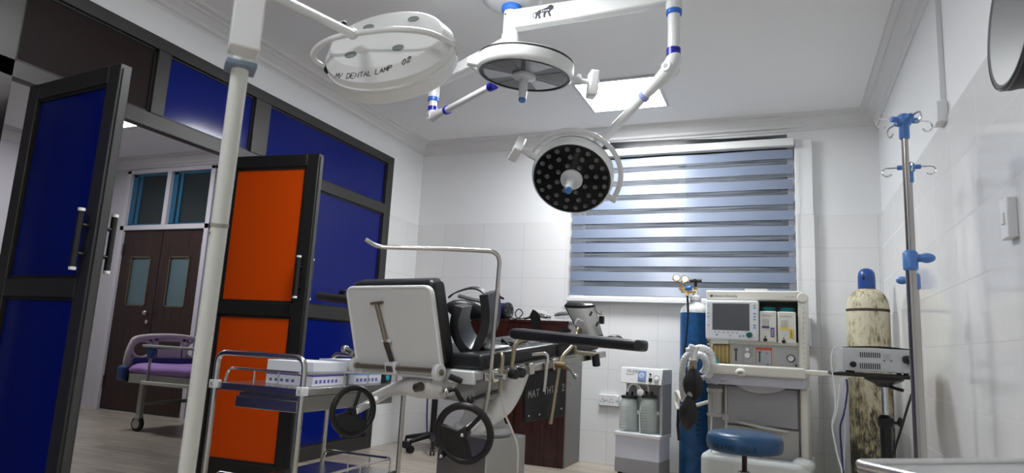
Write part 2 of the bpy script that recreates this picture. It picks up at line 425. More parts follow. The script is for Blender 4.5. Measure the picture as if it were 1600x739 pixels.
# ---- two panelled doors standing open into the theatre
def leaf(num, h, f, colour, label, handle_side):
    """door leaf from hinge h to free edge f (plan), frame, panels, a pull bar on both faces"""
    h, f = V((*h, .012)), V((*f, .012)); d = (f-h); W = d.length; T = basis(h, d, (0, 0, 1)); T = MX.Translation(h) @ MX((d.normalized(), V((0,0,1)).cross(d.normalized()), V((0,0,1)))).transposed().to_4x4()
    H, t, s = 1.965, .05, .082
    b = MB(T)
    for x0, x1, z0, z1 in ((0, s, 0, H), (W-s, W, 0, H), (s, W-s, H-.075, H), (s, W-s, .99, 1.065), (s, W-s, 0, .155)):
        b.span((x0, -t/2, z0), (x1, t/2, z1))
    o = struct(b.build('door_%d' % num, alu_blk if num == 2 else alu, None, .004), label); o['category'] = 'door'
    for z0, z1 in ((.155, .99), (1.065, H-.075)):
        MB(T).span((s-.01, -.008, z0-.01), (W-s+.01, .008, z1+.01)).build('panel', colour, o)
        g = MB(T); k = .014
        for a in ((s, s+k, z0, z1), (W-s-k, W-s, z0, z1), (s, W-s, z0, z0+k), (s, W-s, z1-k, z1)): g.span((a[0], -.016, a[2]), (a[1], .016, a[3]))
        g.build('gasket', alu_blk, o)
    MB(T).span((W, -.014, .02), (W+.007, .014, H-.02)).build('edge_strip', mat('grey_edge_strip', (.05,.05,.05), .45, .2), o)
    for z in (.3, 1.0, 1.7):
        MB(T).cyl((-.008, t/2, z-.05), (-.008, t/2, z+.05), .009, n=10).build('hinge', alu_blk, o)
    for sd in (-1, 1):
        x = W-.038; y = sd*(t/2+.042)
        pb = MB(T).cyl((x, y, 1.10), (x, y, 1.335), .0125, n=14).build('pull_bar', blk, o)
        for z in (1.10, 1.335): MB(T).cyl((x, y, z-.006), (x, y, z+.006), .0135, n=14).build('end_cap', wht, pb)
        for z in (1.16, 1.275): MB(T).cyl((x, sd*t/2, z), (x, y, z), .008, n=10).build('stud', blk, pb)
    return o
leaf(1, (-3.225, 1.862), (-2.525, 1.79), bluep, 'blue panelled door standing open at the frame edge', 1)
leaf(2, (-3.225, 3.04), (-2.548, 3.10), orangep, 'orange panelled door standing open beside the white lamp mast', 1)

# ---- the ward seen through the doorway
b = MB(); b.span((XW, YW, 0), (-6.96, YW+.15, ZC)); b.span((-5.62, YW, 0), (XQ-.06, YW+.15, ZC)); b.span((-6.96, YW, 2.66), (-5.62, YW+.15, ZC))
wardp = mat('ward_wall_paint', (.60,.58,.62), .5)
struct(b.build('wall_ward_back', wardp))
b = MB(); b.span((XW-.15, YF, 0), (XW, YW+.15, ZC)); struct(b.build('wall_ward_left', wardp))
cornice('trim_ward_back', (XW, YW), (XQ-.06, YW), (0, -1)); cornice('trim_ward_left', (XW, YF), (XW, YW), (1, 0))
cornice('trim_ward_partition', (XQ-.06, YW), (XQ-.06, YF), (-1, 0))
b = MB()
for x0, x1, z0, z1 in ((-6.96, -6.90, 0, 2.66), (-5.68, -5.62, 0, 2.66), (-6.96, -5.62, 2.62, 2.66), (-6.96, -5.62, 1.965, 2.02), (-6.325, -6.265, 2.02, 2.62)):
    b.span((x0, YW-.03, z0), (x1, YW+.1, z1))
d3 = struct(b.build('door_3', mat('lavender_white_frame', (.62,.60,.65), .4), None, .003), 'dark wooden double door in the ward'); d3['category'] = 'door'
bluefr = mat('blue_window_frame', (.03,.14,.25), .35, .2)
for x0, x1 in ((-6.90, -6.325), (-6.265, -5.68)):
    f = MB()
    for a in ((x0, x0+.07, 2.02, 2.62), (x1-.025, x1, 2.02, 2.62), (x0, x1, 2.595, 2.62), (x0, x1, 2.02, 2.04), (x0+.105, x0+.145, 2.03, 2.6)): f.span((a[0], YW+.01, a[2]), (a[1], YW+.05, a[3]))
    q = f.build('fanlight_frame', bluefr, d3, .002)
    MB().span((x0+.02, YW+.026, 2.03), (x1-.01, YW+.032, 2.61)).build('fanlight_pane', mat('dark_ward_glass', (.02,.028,.03), .06), q)
frost = mat('frosted_glass', (.10,.16,.18), .25)
for x0, x1, gx0, gx1 in ((-6.90, -6.305, -6.74, -6.43), (-6.295, -5.68, -6.15, -5.85)):
    l = MB()
    for a in ((x0, gx0, .012, 1.96), (gx1, x1, .012, 1.96), (gx0, gx1, .012, 1.12), (gx0, gx1, 1.67, 1.96)): l.span((a[0], YW+.0, a[2]), (a[1], YW+.045, a[3]))
    q = l.build('door_leaf', doorwood, d3)
    MB().span((gx0-.005, YW+.016, 1.115), (gx1+.005, YW+.024, 1.675)).build('vision_panel', frost, q)
    fr = MB()
    for a in ((gx0, gx0+.015, 1.12, 1.67), (gx1-.015, gx1, 1.12, 1.67), (gx0, gx1, 1.12, 1.135), (gx0, gx1, 1.655, 1.67)): fr.span((a[0], YW-.006, a[2]), (a[1], YW+.01, a[3]))
    fr.build('glazing_bead', mat('brass_bead', (.16,.13,.08), .35, .6), q)
hd = MB().ball((-6.345, YW-.05, 1.05), (.03, .03, .03)); hd.cyl((-6.345, YW, 1.05), (-6.345, YW-.05, 1.05), .012, n=10); hd.build('door_knob', steel, d3)
MB().cyl((-6.35, YW, .955), (-6.35, YW-.02, .955), .022, n=14).build('keyhole_cover', steel, d3)
for x in (-6.89, -5.69):
    for z in (.3, 1.75): MB().cyl((x, YW-.012, z-.06), (x, YW-.012, z+.06), .011, n=8).build('hinge', steel, d3)

# ---- ceiling light panels (real lamps of the rooms)
def light_panel(x, y, power, label, s=.6, grp=None):
    t = thing('ceiling_light_panel', label, 'ceiling light', (x, y, ZC), grp)
    f = MB(); k = .018
    for a in ((-s/2, -s/2+k, -s/2, s/2), (s/2-k, s/2, -s/2, s/2), (-s/2+k, s/2-k, -s/2, -s/2+k), (-s/2+k, s/2-k, s/2-k, s/2)):
        f.span((x+a[0], y+a[2], ZC-.016), (x+a[1], y+a[3], ZC))
    f.build('frame', mat('panel_frame', (.6,.62,.66), .4), t)
    MB().span((x-s/2+k, y-s/2+k, ZC-.010), (x+s/2-k, y+s/2-k, ZC-.002)).build('diffuser', mat('diffuser_%g' % power, (.9,.9,.9), .5, emit=(.96,.98,1.0), power=power), t)
light_panel(-1.085, 4.62, PANEL_POWER*1.35, 'square lit ceiling panel near the striped blind')
light_panel(-1.35, 2.32, PANEL_POWER*.95, 'square lit ceiling panel above the doors')
light_panel(-1.35, -.5, PANEL_POWER*.85, 'square ceiling panel behind the camera')
light_panel(-5.78, 3.93, WARD_POWER, 'lit ceiling panel of the ward beyond the doorway')

# ---- striped roller blind
t = thing('zebra_blind', 'blue-grey striped zebra blind pulled down over the window', 'blind', (-.79, YB-.03, 2.6))
MB().span((-1.69, YB-.10, 2.545), (.104, YB-.02, 2.607)).build('head_rail', wht, t, .006)
MB().span((-1.68, YB-.055, 1.337), (.10, YB-.035, 1.352)).build('bottom_rail', wht, t, .003)
MB().prism([(-1.64, 2.56), (.09, 2.56), (.09, 2.632), (-.9, 2.685), (-1.64, 2.70)], basis((0, YB-.012, 0), (1, 0, 0), (0, 0, 1)), .004).build('painted_shadow_wedge', mat('painted_shade_black', (.02,.02,.022), .25), t)  # thin black wedge painted in for the shade between head rail and cornice
def thread_satin():
    M = bpy.data.materials.new('blue_grey_satin'); M.use_nodes = True; nt = M.node_tree; N = nt.nodes.new; L = nt.links.new
    b = nt.nodes['Principled BSDF']; b.inputs['Base Color'].default_value = (.20,.25,.36,1); b.inputs['Roughness'].default_value = .5; b.inputs['Specular IOR Level'].default_value = 1.0
    b.inputs['IOR'].default_value = 1.8; b.inputs['Anisotropic'].default_value = .92; b.inputs['Anisotropic Rotation'].default_value = .25
    tg = N('ShaderNodeTangent'); tg.direction_type = 'RADIAL'; tg.axis = 'Z'; L(tg.outputs[0], b.inputs['Tangent'])
    return M
def zebra_sheer():
    M = bpy.data.materials.new('sheer_grey_weave'); M.use_nodes = True; nt = M.node_tree; N = nt.nodes.new; L = nt.links.new
    bb = nt.nodes['Principled BSDF']; bb.inputs['Base Color'].default_value = (.26,.29,.34,1); bb.inputs['Roughness'].default_value = .7
    g = N('ShaderNodeNewGeometry'); s = N('ShaderNodeSeparateXYZ'); L(g.outputs['Position'], s.inputs[0])
    nz = N('ShaderNodeTexNoise'); nz.inputs['Scale'].default_value = 1; nz.inputs['Detail'].default_value = 3
    mp = N('ShaderNodeMapping'); mp.inputs['Scale'].default_value = (2.5, 1, 170); L(g.outputs['Position'], mp.inputs[0]); L(mp.outputs[0], nz.inputs['Vector'])
    mr = N('ShaderNodeMapRange'); mr.inputs['From Min'].default_value = .3; mr.inputs['From Max'].default_value = .7; mr.inputs['To Min'].default_value = .02; mr.inputs['To Max'].default_value = .55
    L(nz.outputs['Fac'], mr.inputs[0]); L(mr.outputs[0], bb.inputs['Alpha']); return M
satin = thread_satin()
op, sh = MB(), MB(); z = 2.53; k = 0
def blind_y(x): return YB-.045+.004*math.sin(x*9)
while z > 1.36:
    z0 = max(z-.075, 1.352)
    op.sheet(lambda u, v: (-1.675+1.77*u, blind_y(-1.675+1.77*u), z0+(z-z0)*v), 40, 1, .0015)
    z1 = max(z0-.047, 1.352)
    if z1 < z0-.005: sh.sheet(lambda u, v: (-1.675+1.77*u, blind_y(-1.675+1.77*u)+.004, z1+(z0-z1)*v), 40, 1, .0008)
    z = z1
op.build('opaque_bands', satin, t); sh.build('sheer_bands', zebra_sheer(), t)
MB().tube([(.112, YB-.07, 2.56), (.113, YB-.07, 1.4)], .0025, 6).build('pull_cord', wht2, t)

# ---- wall fittings
t = thing('cable_trunking', 'white vertical cable trunking ending in a box, high on the tiled wall', 'cable trunking', (XR, 3.38, 2.05))
MB().span((XR-.022, 3.31, 2.07), (XR, 3.34, ZC-.10)).build('duct', wht2, t, .002)
MB().span((XR-.045, 3.28, 1.975), (XR, 3.37, 2.075)).build('junction_box', wht2, t, .006)
def plate(name, label, M4, w_, h_, rockers, sockets):
    t = thing(name, label, 'switch' if 'switch' in name else 'socket', M4.translation)
    b = MB(M4); b.span((-w_/2, -h_/2, 0), (w_/2, h_/2, .028)); b.build('faceplate', wht2, t, .004)
    for x, y in rockers: MB(M4).span((x-.012, y-.018, .027), (x+.012, y+.018, .033)).build('rocker', wht, t, .002)
    for x, y in sockets:
        b = MB(M4)
        for dx, dy, ww, hh in ((0, .014, .006, .011), (-.012, -.008, .010, .005), (.012, -.008, .010, .005)): b.span((x+dx-ww/2, y+dy-hh/2, .026), (x+dx+ww/2, y+dy+hh/2, .0286))
        b.build('socket_holes', blk, t)
plate('wall_switch', 'small white wall switch on the tiled side wall', basis((XR-.008, 2.49, 1.38), (0, -1, 0), (0, 0, 1)), .075, .13, ((0, .0),), ())
plate('wall_socket', 'white double socket low on the wall beside the suction unit', basis((-1.315, YB-.008, .505), (1, 0, 0), (0, 0, 1)), .165, .09, ((-.03, .02), (.068, .02)), ((-.052, -.005), (.02, -.005)))

# ================================================================== OPERATING TABLE
TC = V((-1.049, 2.326, .801)); th = R_(7.5)
ah = V((.334, .943, 0)).normalized(); bh = V((-ah.y, ah.x, 0)); UP = V((0, 0, 1))
av = ah*math.cos(th)+UP*math.sin(th); cv = av.cross(bh)
TT = MX((av, bh, cv)).transposed().to_4x4(); TT.translation = TC       # tilted top: a along, b across, c up
ctr = TC+ah*.27+bh*.25
TB = MX((ah, bh, UP)).transposed().to_4x4(); TB.translation = V((ctr.x, ctr.y, 0))   # level base frame
def tp(a, b_, c): return TT @ V((a, b_, c))
tb = thing('operating_table', 'manual operating table with black padded top, raised head section and two black hand wheels', 'operating table', (ctr.x, ctr.y, 0))
MB(TB).span((-.12, -.145, .012), (.12, .145, .53)).build('base_column', steel_sh, tb, .006)
MB(TB).span((-.30, -.22, .0), (.42, .22, .05)).build('base_plate', steel_sh, tb, .015)
b = MB(TB); b.lathe([(.12, .53), (.125, .535), (.125, .56), (.115, .565)], (0, 0, 0), (0, 0, 1), 28); b.build('base_collar', wht2, tb)
# curved white casting from the base up to the table top
hp_ = [at(748, 668, 2.66), at(764, 652, 2.66), at(782, 632, 2.67), at(796, 606, 2.69), at(806, 574, 2.72)]
hr_ = [.030, .036, .052, .056, .062]
b = MB(); b.tube(catmull(hp_, 6), .05, 24, rf=lambda u: hr_[min(int(u*4), 3)]+(hr_[min(int(u*4), 3)+1]-hr_[min(int(u*4), 3)])*(u*4-min(int(u*4), 3))); b.build('column_casting', wht, tb, sharp=80)
b = MB(TB); b.lathe([(.10, .565), (.085, .60), (.07, .66), (.08, .72)], (0, 0, 0), (0, 0, 1), 28); b.build('column_neck', wht, tb)
# frame, pads
b = MB(TT)
b.span((-.02, .02, -.035), (.78, .045, -.002)); b.span((-.02, .455, -.035), (.78, .48, -.002)); b.span((-.02, .02, -.035), (.02, .48, -.002)); b.span((.74, .02, -.035), (.78, .48, -.002))
b.span((0, .03, -.008), (.77, .47, 0))
b.build('top_frame', wht, tb, .004)
MB(TT).span((-.028, .03, -.052), (-.012, .47, .0)).build('end_strip', wht, tb, .006)
for s, e0, e1 in ((-1, -.015, .80), (1, -.015, .80)):
    y = .25+s*.262
    b = MB(TT); b.span((e0, y-.006, -.034), (e1, y+.006, -.006)); q = b.build('side_rail', steel, tb, .002)
    for a in (.06, .36, .68):
        MB(TT).span((a-.02, min(y, .25+s*.235), -.03), (a+.02, max(y, .25+s*.235), -.010)).build('rail_bracket', steel, q)
MB(TT).span((-.01, .005, .002), (.46, .495, .062)).build('seat_pad', leather, tb, .016, 3)
MB(TT).span((.468, .005, .002), (.79, .495, .062)).build('thigh_pad', leather, tb, .016, 3)
# dropped foot plate, black underside with white marker lettering
FP = basis(tp(.30, .02, -.04), ah+UP*.06, UP)
MB(FP).span((-.03, -.205, -.026), (.235, -.004, -.006)).build('side_apron', rub, tb, .003)
fpl = tb.children[-1]
for x, y in ((-.01, -.18), (.06, -.18), (.14, -.175), (.21, -.17)): MB(FP).ball((x, y, -.004), (.005, .005, .003), n=8).build('rivet', steel, fpl)
write(lambda u, v: FP @ V((-.012+u, -.108+v+u*.06, -.0045)), 'MAT THTR 2 1', .028, .0016, 'marker_lettering', inkw, tb, 1.35)

# raised head section
HR, HL = at(690, 588, 2.55), at(560, 577, 2.82)
hx = (HL-HR); hx.z = 0; HWd = hx.length; hx.normalize()        # across, towards the far side
lean = R_(17)
hn = V((-hx.y, hx.x, 0)); hn = hn if hn.dot(ah) > 0 else -hn  # away from the camera
hz = (UP*math.cos(lean)-hn*math.sin(lean)).normalized(); hk = hx.cross(hz); hk = hk if hk.dot(ah) > 0 else -hk
HT = MX((hx, hk, hz)).transposed().to_4x4(); HT.translation = HR+UP*.0
HH = .355
def rrect(x0, z0, x1, z1, r, n=5):
    o = []
    for cx, cz, a0 in ((x1-r, z1-r, 0), (x0+r, z1-r, 90), (x0+r, z0+r, 180), (x1-r, z0+r, 270)):
        for i in range(n+1): a = R_(a0+90*i/n); o.append((cx+r*math.cos(a), cz+r*math.sin(a)))
    return o
HB = HT @ MX(((1,0,0,0),(0,0,1,0),(0,1,0,0),(0,0,0,1)))       # x across, y up the panel, z away from camera
hp = MB(HB).prism(rrect(-.005, -.01, HWd+.005, HH, .035), HB if False else MX.Identity(4), .02).build('head_plate', mat('grey_white_enamel', (.74,.735,.71), .4), tb, .005)
rim = MB(HB).tube([(p[0], p[1], .001) for p in rrect(-.002, -.007, HWd+.002, HH-.003, .033)], .007, 8, True).build('plate_rim', wht, hp)
MB(HB).prism(rrect(.0, .03, HWd, HH+.018, .035), MX.Identity(4), .075, .021).build('head_cushion', leather, tb, .018, 3)
# latch mechanism on the back of the plate
b = MB(HB); xm = HWd*.52
b.cyl((0, .028, -.022), (HWd, .022, -.022), .010, n=12); b.build('release_bar', mat('tarnished_bar', (.30,.25,.20), .35, .8), tb)
MB(HB).span((xm-.03, .0, -.034), (xm+.03, .05, -.004)).build('latch_block', wht2, tb, .006)
MB(HB).span((xm-.018, .012, -.038), (xm+.018, .036, -.030)).build('latch_plate', mat('tarnished_plate', (.16,.14,.12), .35, .8), tb, .002)
b = MB(HB); b.tube([(xm+.003, .05, -.014), (xm+.022, .13, -.016)], .010, 10); b.build('adjuster_sleeve', mat('dark_bronze', (.07,.055,.045), .35, .7), tb)
b = MB(HB); b.tube([(xm+.022, .13, -.014), (xm+.05, .285, -.010)], .009, 10); b.cyl((xm+.015, .292, -.008), (xm+.085, .286, -.008), .006, n=10); b.build('adjuster_rod', mat('tarnished_bar', (.30,.25,.20)), tb)
b = MB(HB); b.cyl((xm+.0, .135, -.010), (xm+.045, .128, -.010), .008, n=8); b.build('rod_guide', wht2, tb)
for x in (.0, HWd):
    e = MB(HB); e.cyl((x-.01, .02, -.012), (x+.012, .02, -.012), .032, n=20); q = e.build('pivot_lug', wht, tb, .003)
    MB(HB).cyl((x-.016, .02, -.012), (x+.018, .02, -.012), .012, n=12).build('pivot_pin', mat('tarnished_bar', (.30,.25,.20)), q)
b = MB(HB); b.tube([(HWd+.01, .07, -.01), (HWd+.05, .085, -.01)], .012, 10); b.ball((HWd+.055, .087, -.01), .018, n=12); b.build('clamp_knob', steel_sh, tb)
# gearbox / yoke carrying the head section
b = MB(); g0 = at(668, 604, 2.62); rings = []
prof = [((586, 619), .020, 2.95), ((610, 610), .026, 2.86), ((636, 604), .034, 2.74), ((652, 603), .048, 2.70), ((675, 603), .05, 2.66), ((690, 606), .046, 2.66), ((706, 606), .04, 2.70)]
P = [at(x, y, d) for (x, y), r, d in prof]; R0 = [r for _, r, _ in prof]
def rfn(u): k = u*(len(R0)-1); i = min(int(k), len(R0)-2); return R0[i]+(R0[i+1]-R0[i])*(k-i)
b.tube(P, .03, 18, rf=rfn); b.build('gearbox', mat('grey_white_enamel', (.62,.615,.59)), tb)
b = MB(); b.span((0,0,0),(.001,.001,.001)); b.bm.clear()
b.tube([at(684, 600, 2.60), at(700, 596, 2.66), tp(.02, .20, -.03)], .03, 14); b.build('head_support_arm', mat('grey_white_enamel', (.62,.615,.59)), tb)
b = MB(); b.cyl(at(650, 606, 2.62), at(658, 604, 2.60), .018, n=16); b.build('grease_cap', mat('tarnished_plate', (.16,.14,.12)), tb)
b = MB(TT); b.tube([(-.012, .20, -.06), (.10, .22, -.10), (.2, .25, -.06)], .05, 12); b.build('under_casting', mat('grey_white_enamel', (.62,.615,.59)), tb)
MB(TT).span((0, .06, -.13), (.55, .44, -.036)).build('mechanism_cover', mat('grey_under_cover', (.33,.33,.32), .5), tb, .01)

def hand_wheel(c, ax, R0_, knob_ang, shaft_to, flip=1):
    """rim, webbed hub, three spokes, crank knob; ax points along the shaft"""
    ax = V(ax).normalized(); B = zbasis(c, ax); x, y = B.col[0].xyz, B.col[1].xyz; c = V(c)
    b = MB(); b.tube([c+x*(R0_*math.cos(2*PI*i/40))+y*(R0_*math.sin(2*PI*i/40)) for i in range(40)], R0_*.135, 12, True)
    q = b.build('hand_wheel', blk, tb)
    b = MB(); b.cyl(c-ax*.018, c+ax*.02, R0_*.2, n=20)
    for k in range(3):
        a = knob_ang+R_(60)+k*2*PI/3; d = x*math.cos(a)+y*math.sin(a)
        b.tube([c+d*R0_*.15, c+d*R0_*.98], R0_*.085, 10)
    b.build('spokes', blk, q)
    # filled web between two spokes
    a0 = knob_ang-R_(60); pts = [(0, 0)]+[(R0_*.97*math.cos(a0+R_(120)*i/14), R0_*.97*math.sin(a0+R_(120)*i/14)) for i in range(15)]
    MB().prism(pts, B, .012, -.006).build('web', blk, q)
    MB().ball(c-ax*.02*flip, R0_*.09, n=12).build('hub_bolt', steel, q)
    d = x*math.cos(knob_ang)+y*math.sin(knob_ang); kp = c+d*R0_*1.08
    k_ = MB(); k_.cyl(kp-ax*.01, kp-ax*.035*flip, R0_*.12, n=14); k_.build('crank_knob', blk, q)
    MB().ball(kp-ax*.036*flip, R0_*.075, n=10).build('knob_cap', steel, q)
    s = MB(); s.cyl(c+ax*.012, V(shaft_to), .017, n=16); s.build('wheel_shaft', wht, q)
    return q
def ang_for(c, ax, px):
    """angle on the wheel that points at a photo position"""
    B = zbasis(c, V(ax).normalized()); d = at(px[0], px[1], (V(c)-EYE).dot(fw))-V(c)
    return math.atan2(d.dot(B.col[1].xyz), d.dot(B.col[0].xyz))
c1 = at(552, 642, 2.76); ax1 = (at(640, 607, 2.70)-c1)
hand_wheel(c1, (-bh*.82-ah*.1), .094, ang_for(c1, (-bh*.82-ah*.1), (528, 685)), at(604, 616, 2.98), 1)
c2 = at(725, 677, 2.36); ax2 = V(at(760, 645, 2.62))-c2
hand_wheel(c2, ax2, .099, ang_for(c2, ax2, (690, 712)), at(772, 640, 2.72), 1)
# crank lever with black grip, and tilt rod
b = MB(); b.tube(fillet([at(694, 612, 2.5), at(712, 606, 2.5), at(717, 620, 2.5), at(728, 634, 2.52)], .02), .010, 10); b.build('crank_lever', blk, tb)
MB().ball(at(697, 612, 2.49), .013, n=10).build('lever_cap', steel, tb)
b = MB(); b.tube([at(735, 625, 2.5), at(778, 611, 2.62)], .007, 8); b.ball(at(735, 625, 2.5), .016, n=10); b.build('tilt_rod', blk, tb)
b = MB(); b.tube([at(702, 588, 2.54), at(722, 596, 2.54)], .012, 10); b.build('brake_lever', blk, tb)
# drip hose from the casting down the base
b = MB(); b.tube(catmull([at(783, 600, 2.55), at(787, 640, 2.55), at(800, 672, 2.55), at(809, 700, 2.55), at(808, 739, 2.55), at(806, 790, 2.55)]), .004, 8); b.build('cream_hose', cream, tb)

# ---- rail accessories on the near side
def clamp(a, b_=-.018, s=1., col=blk):
    c = tp(a, b_, -.02); q = MB(TT).box((a, b_, -.02), (.034*s, .03, .05*s)).build('rail_clamp', steel, tb, .004)
    return c, q
yr = -.026
# anaesthetic screen bar: upright, long arm across, upturned tip
d0 = 2.5
pts = [at(757, 650, d0), at(766, 590, d0), at(782, 393, d0), at(700, 389, d0+.02), at(590, 386, d0+.04), at(571, 374, d0+.03)]
b = MB(); b.tube(fillet(pts, .05, 8), .0085, 10); b.build('screen_bar', steel, tb)
c, q = clamp(.03); 
MB(TT).cyl((.03, -.03, -.02), (.03, -.075, -.02), .011, n=12).build('clamp_screw', steel_sh, q)
for a in (.115, .155):
    c, q = clamp(a, s=.8); MB(TT).cyl((a, -.03, -.022), (a, -.062, -.022), .020, n=14).build('clamp_knob', blk, q, .004)
pts = [at(781, 612, 2.52), at(786, 553, 2.52), at(778, 553, 2.56)]; b = MB(); b.tube(fillet(pts, .02), .008, 10); b.build('short_rod', mat('aged_steel', (.42,.38,.27), .35, .9), tb)
pts = [at(799, 574, 2.57), at(805, 532, 2.57), at(835, 528, 2.60)]; b = MB(); b.tube(fillet(pts, .03), .009, 10); b.build('arm_board_rod', mat('aged_steel', (.42,.38,.27)), tb)
pts = [tp(.27, .03, .03), at(856, 552, 2.74), at(850, 612, 2.72)]; b = MB(); b.tube(fillet(pts, .02), .008, 10); b.build('short_rod', steel, tb)
pts = [at(860, 662, 2.78), at(873, 575, 2.78), at(878, 557, 2.80), at(897, 538, 2.84), at(906, 505, 2.92)]; b = MB(); b.tube(fillet(pts, .03), .0085, 10); b.build('leg_support_rod', mat('aged_steel', (.42,.38,.27)), tb)
for a in (.245, .40): clamp(a, s=.9)
MB(TT).cyl((.40, -.03, -.02), (.40, -.085, -.024), .014, n=12).build('clamp_screw', mat('brassy_steel', (.5,.38,.22), .3, .9), tb)
b = MB(); b.tube([tp(.40, -.085, -.024), at(893, 580, 2.72), at(900, 588, 2.71)], .008, 8); b.ball(at(900, 588, 2.71), .012, n=10); b.build('clamp_handle', steel_sh, tb)
b = MB(); b.tube([at(898, 541, 2.84), at(899, 550, 2.84), at(930, 554, 2.98)], .009, 8); b.build('joint_lever', mat('aged_steel', (.42,.38,.27)), tb)
b = MB(); b.cyl(at(930, 552, 2.98), at(932, 572, 2.98), .018, n=12); b.build('joint_knob', blk, tb, .003)
MB(TT).span((.30, -.032, .002), (.72, -.006, .05)).bm.free()
b = MB(); b.box(at(786, 586, 2.5), (.03, .03, .03)); b.bm.free()
# black buckle strap lying on the pad
b = MB(TT); b.ribbon(catmull([(.30, .12, .066), (.33, .18, .085), (.36, .22, .07), (.42, .27, .078)]), (.7, -.7, 0), .035, .006); b.build('buckle_strap', rub, tb)
MB(TT).box((.345, .14, .072), (.09, .05, .012)).build('strap_buckle', blk, tb, .004)
MB(TT).box((.42, .10, .068), (.04, .035, .014)).build('strap_tab', wht, tb, .003)
b = MB(TT); b.span((.13, .06, .063), (.22, .17, .075)); b.build('pad_coupler', wht, tb, .006)

# ---- arm boards
def armboard(p0, p1, wdt, thk, name='arm_board'):
    p0, p1 = V(p0), V(p1); d = (p1-p0); L = d.length; B = basis(p0, d, UP.cross(d)); T = B
    b = MB(T); rings = []
    N = 40
    for i in range(N+1):
        u = i/N; e = min(1, math.sqrt(max(0, 1-max(0, (.07-u)/.07)**2)))*min(1, math.sqrt(max(0, 1-max(0, (u-.97)/.03)**2)))
        ww = (wdt*(1-.25*u))*max(.25, e); tt = (thk*(1.0-.15*u))*max(.45, e); r = []
        for k in range(16):
            a = 2*PI*k/16; cx, cz = math.cos(a), math.sin(a)
            r.append(b._v((u*L, ww/2*math.copysign(abs(cx)**.5, cx), tt/2*math.copysign(abs(cz)**.6, cz))))
        rings.append(r)
    b.loft(rings); return b.build(name, leather, tb)
armboard(at(803, 521, 2.66), at(1008, 541, 2.20), .11, .046)
armboard(at(600, 476, 3.0), at(502, 463, 3.3), .11, .05)
b = MB(); b.ribbon(catmull([at(868, 524, 2.50), at(880, 515, 2.49), at(892, 518, 2.47), at(890, 528, 2.44)]), UP, .012, .004); b.build('arm_strap', rub, tb)
b = MB(); b.ribbon(catmull([at(945, 530, 2.33), at(955, 525, 2.32), at(965, 527, 2.31), at(972, 534, 2.30)]), (.3,.8,.2), .03, .005); b.build('arm_strap', rub, tb)
b = MB(); b.ribbon(catmull([at(532, 463, 3.22), at(536, 454, 3.2), at(546, 456, 3.18), at(550, 464, 3.16)]), (.3,.8,.2), .03, .006); b.build('arm_strap', rub, tb)
b = MB(); b.tube([tp(.20, .52, -.02), at(628, 520, 2.95), at(612, 480, 3.02)], .009, 8); b.build('arm_board_rod', steel, tb)

# ---- leg supports (padded gutters)
def gutter(T, w_, dep, L, name, shell_m, pad_m, lip=.02):
    """trough along z: x across, y depth"""
    sh = MB(T); sh.sheet(lambda u, v: (w_*(.5+.12*(v-.5))*2*(u-.5), -dep*(1-(2*(u-.5))**2)**1.0+dep*.25, L*(v-.5)), 16, 6, .006)
    s = sh.build(name, shell_m, tb)
    pd = MB(T); pd.sheet(lambda u, v: (w_*(.5+.12*(v-.5))*1.9*(u-.5)*1.06, -dep*(1-(2*(u-.5))**2)+dep*.25+.026, (L+lip)*(v-.5)), 16, 6, .022)
    pd.build('pad', pad_m, s, .006); return s
# near support: pale shell towards the camera
pc = at(912, 500, 2.95)
ex = (at(931, 486, 2.93)-at(889, 483, 2.95)).normalized(); 
e_up = (at(903, 478, 3.02)-at(925, 522, 2.90)).normalized()
TG = basis(pc, ex, e_up); z_ = TG.col[2].xyz
if z_.dot(fw) < 0: pass
def pt2(px, py, d): return at(px, py, d)
G0 = [pt2(885, 481, 2.98), pt2(929, 480, 2.94)]; G1 = [pt2(907, 524, 2.92), pt2(941, 522, 2.86)]
def shell(u, v, bulge=.035):
    a = G0[0].lerp(G0[1], u); c = G1[0].lerp(G1[1], u); p = a.lerp(c, v)
    return p - fw*bulge*(1-(2*u-1)**2)
s = MB().sheet(shell, 12, 8, -.006).build('leg_support_shell', mat('pale_grey_shell', (.40,.395,.38), .4), tb)
def pad_(u, v):
    uu = -.06+1.12*u; vv = -.09+1.17*v; a = G0[0].lerp(G0[1], uu); c = G1[0].lerp(G1[1], uu); p = a.lerp(c, vv)
    return p - fw*.035*(1-(2*uu-1)**2) + fw*(.012-.03*max(0, abs(2*v-1)-.75)/.25*.6)
MB().sheet(pad_, 14, 12, -.03).build('leg_support_pad', leather, s, .006)
for px, py in ((923, 490), (933, 506)):
    cc = at(px, py, 2.86); MB().box(cc, (.006, .02, .026), co.matrix_world.to_3x3() @ MX.Rotation(R_(-25), 3, 'Z')).build('strap_slot', blk, s)
b = MB(); b.box(at(905, 505, 2.87), (.035, .035, .035), co.matrix_world.to_3x3() @ MX.Rotation(R_(-25), 3, 'Z')); b.build('socket_block', gry_l, s, .006)
b = MB(); b.tube(catmull([at(928, 482, 2.93), at(935, 490, 2.92), at(940, 491, 2.92), at(938, 485, 2.92)]), .004, 6); b.build('strap_wire', steel, s)
b = MB(); b.box(at(940, 500, 2.93), (.02, .03, .035)); b.build('strap_buckle', blk, s, .004)
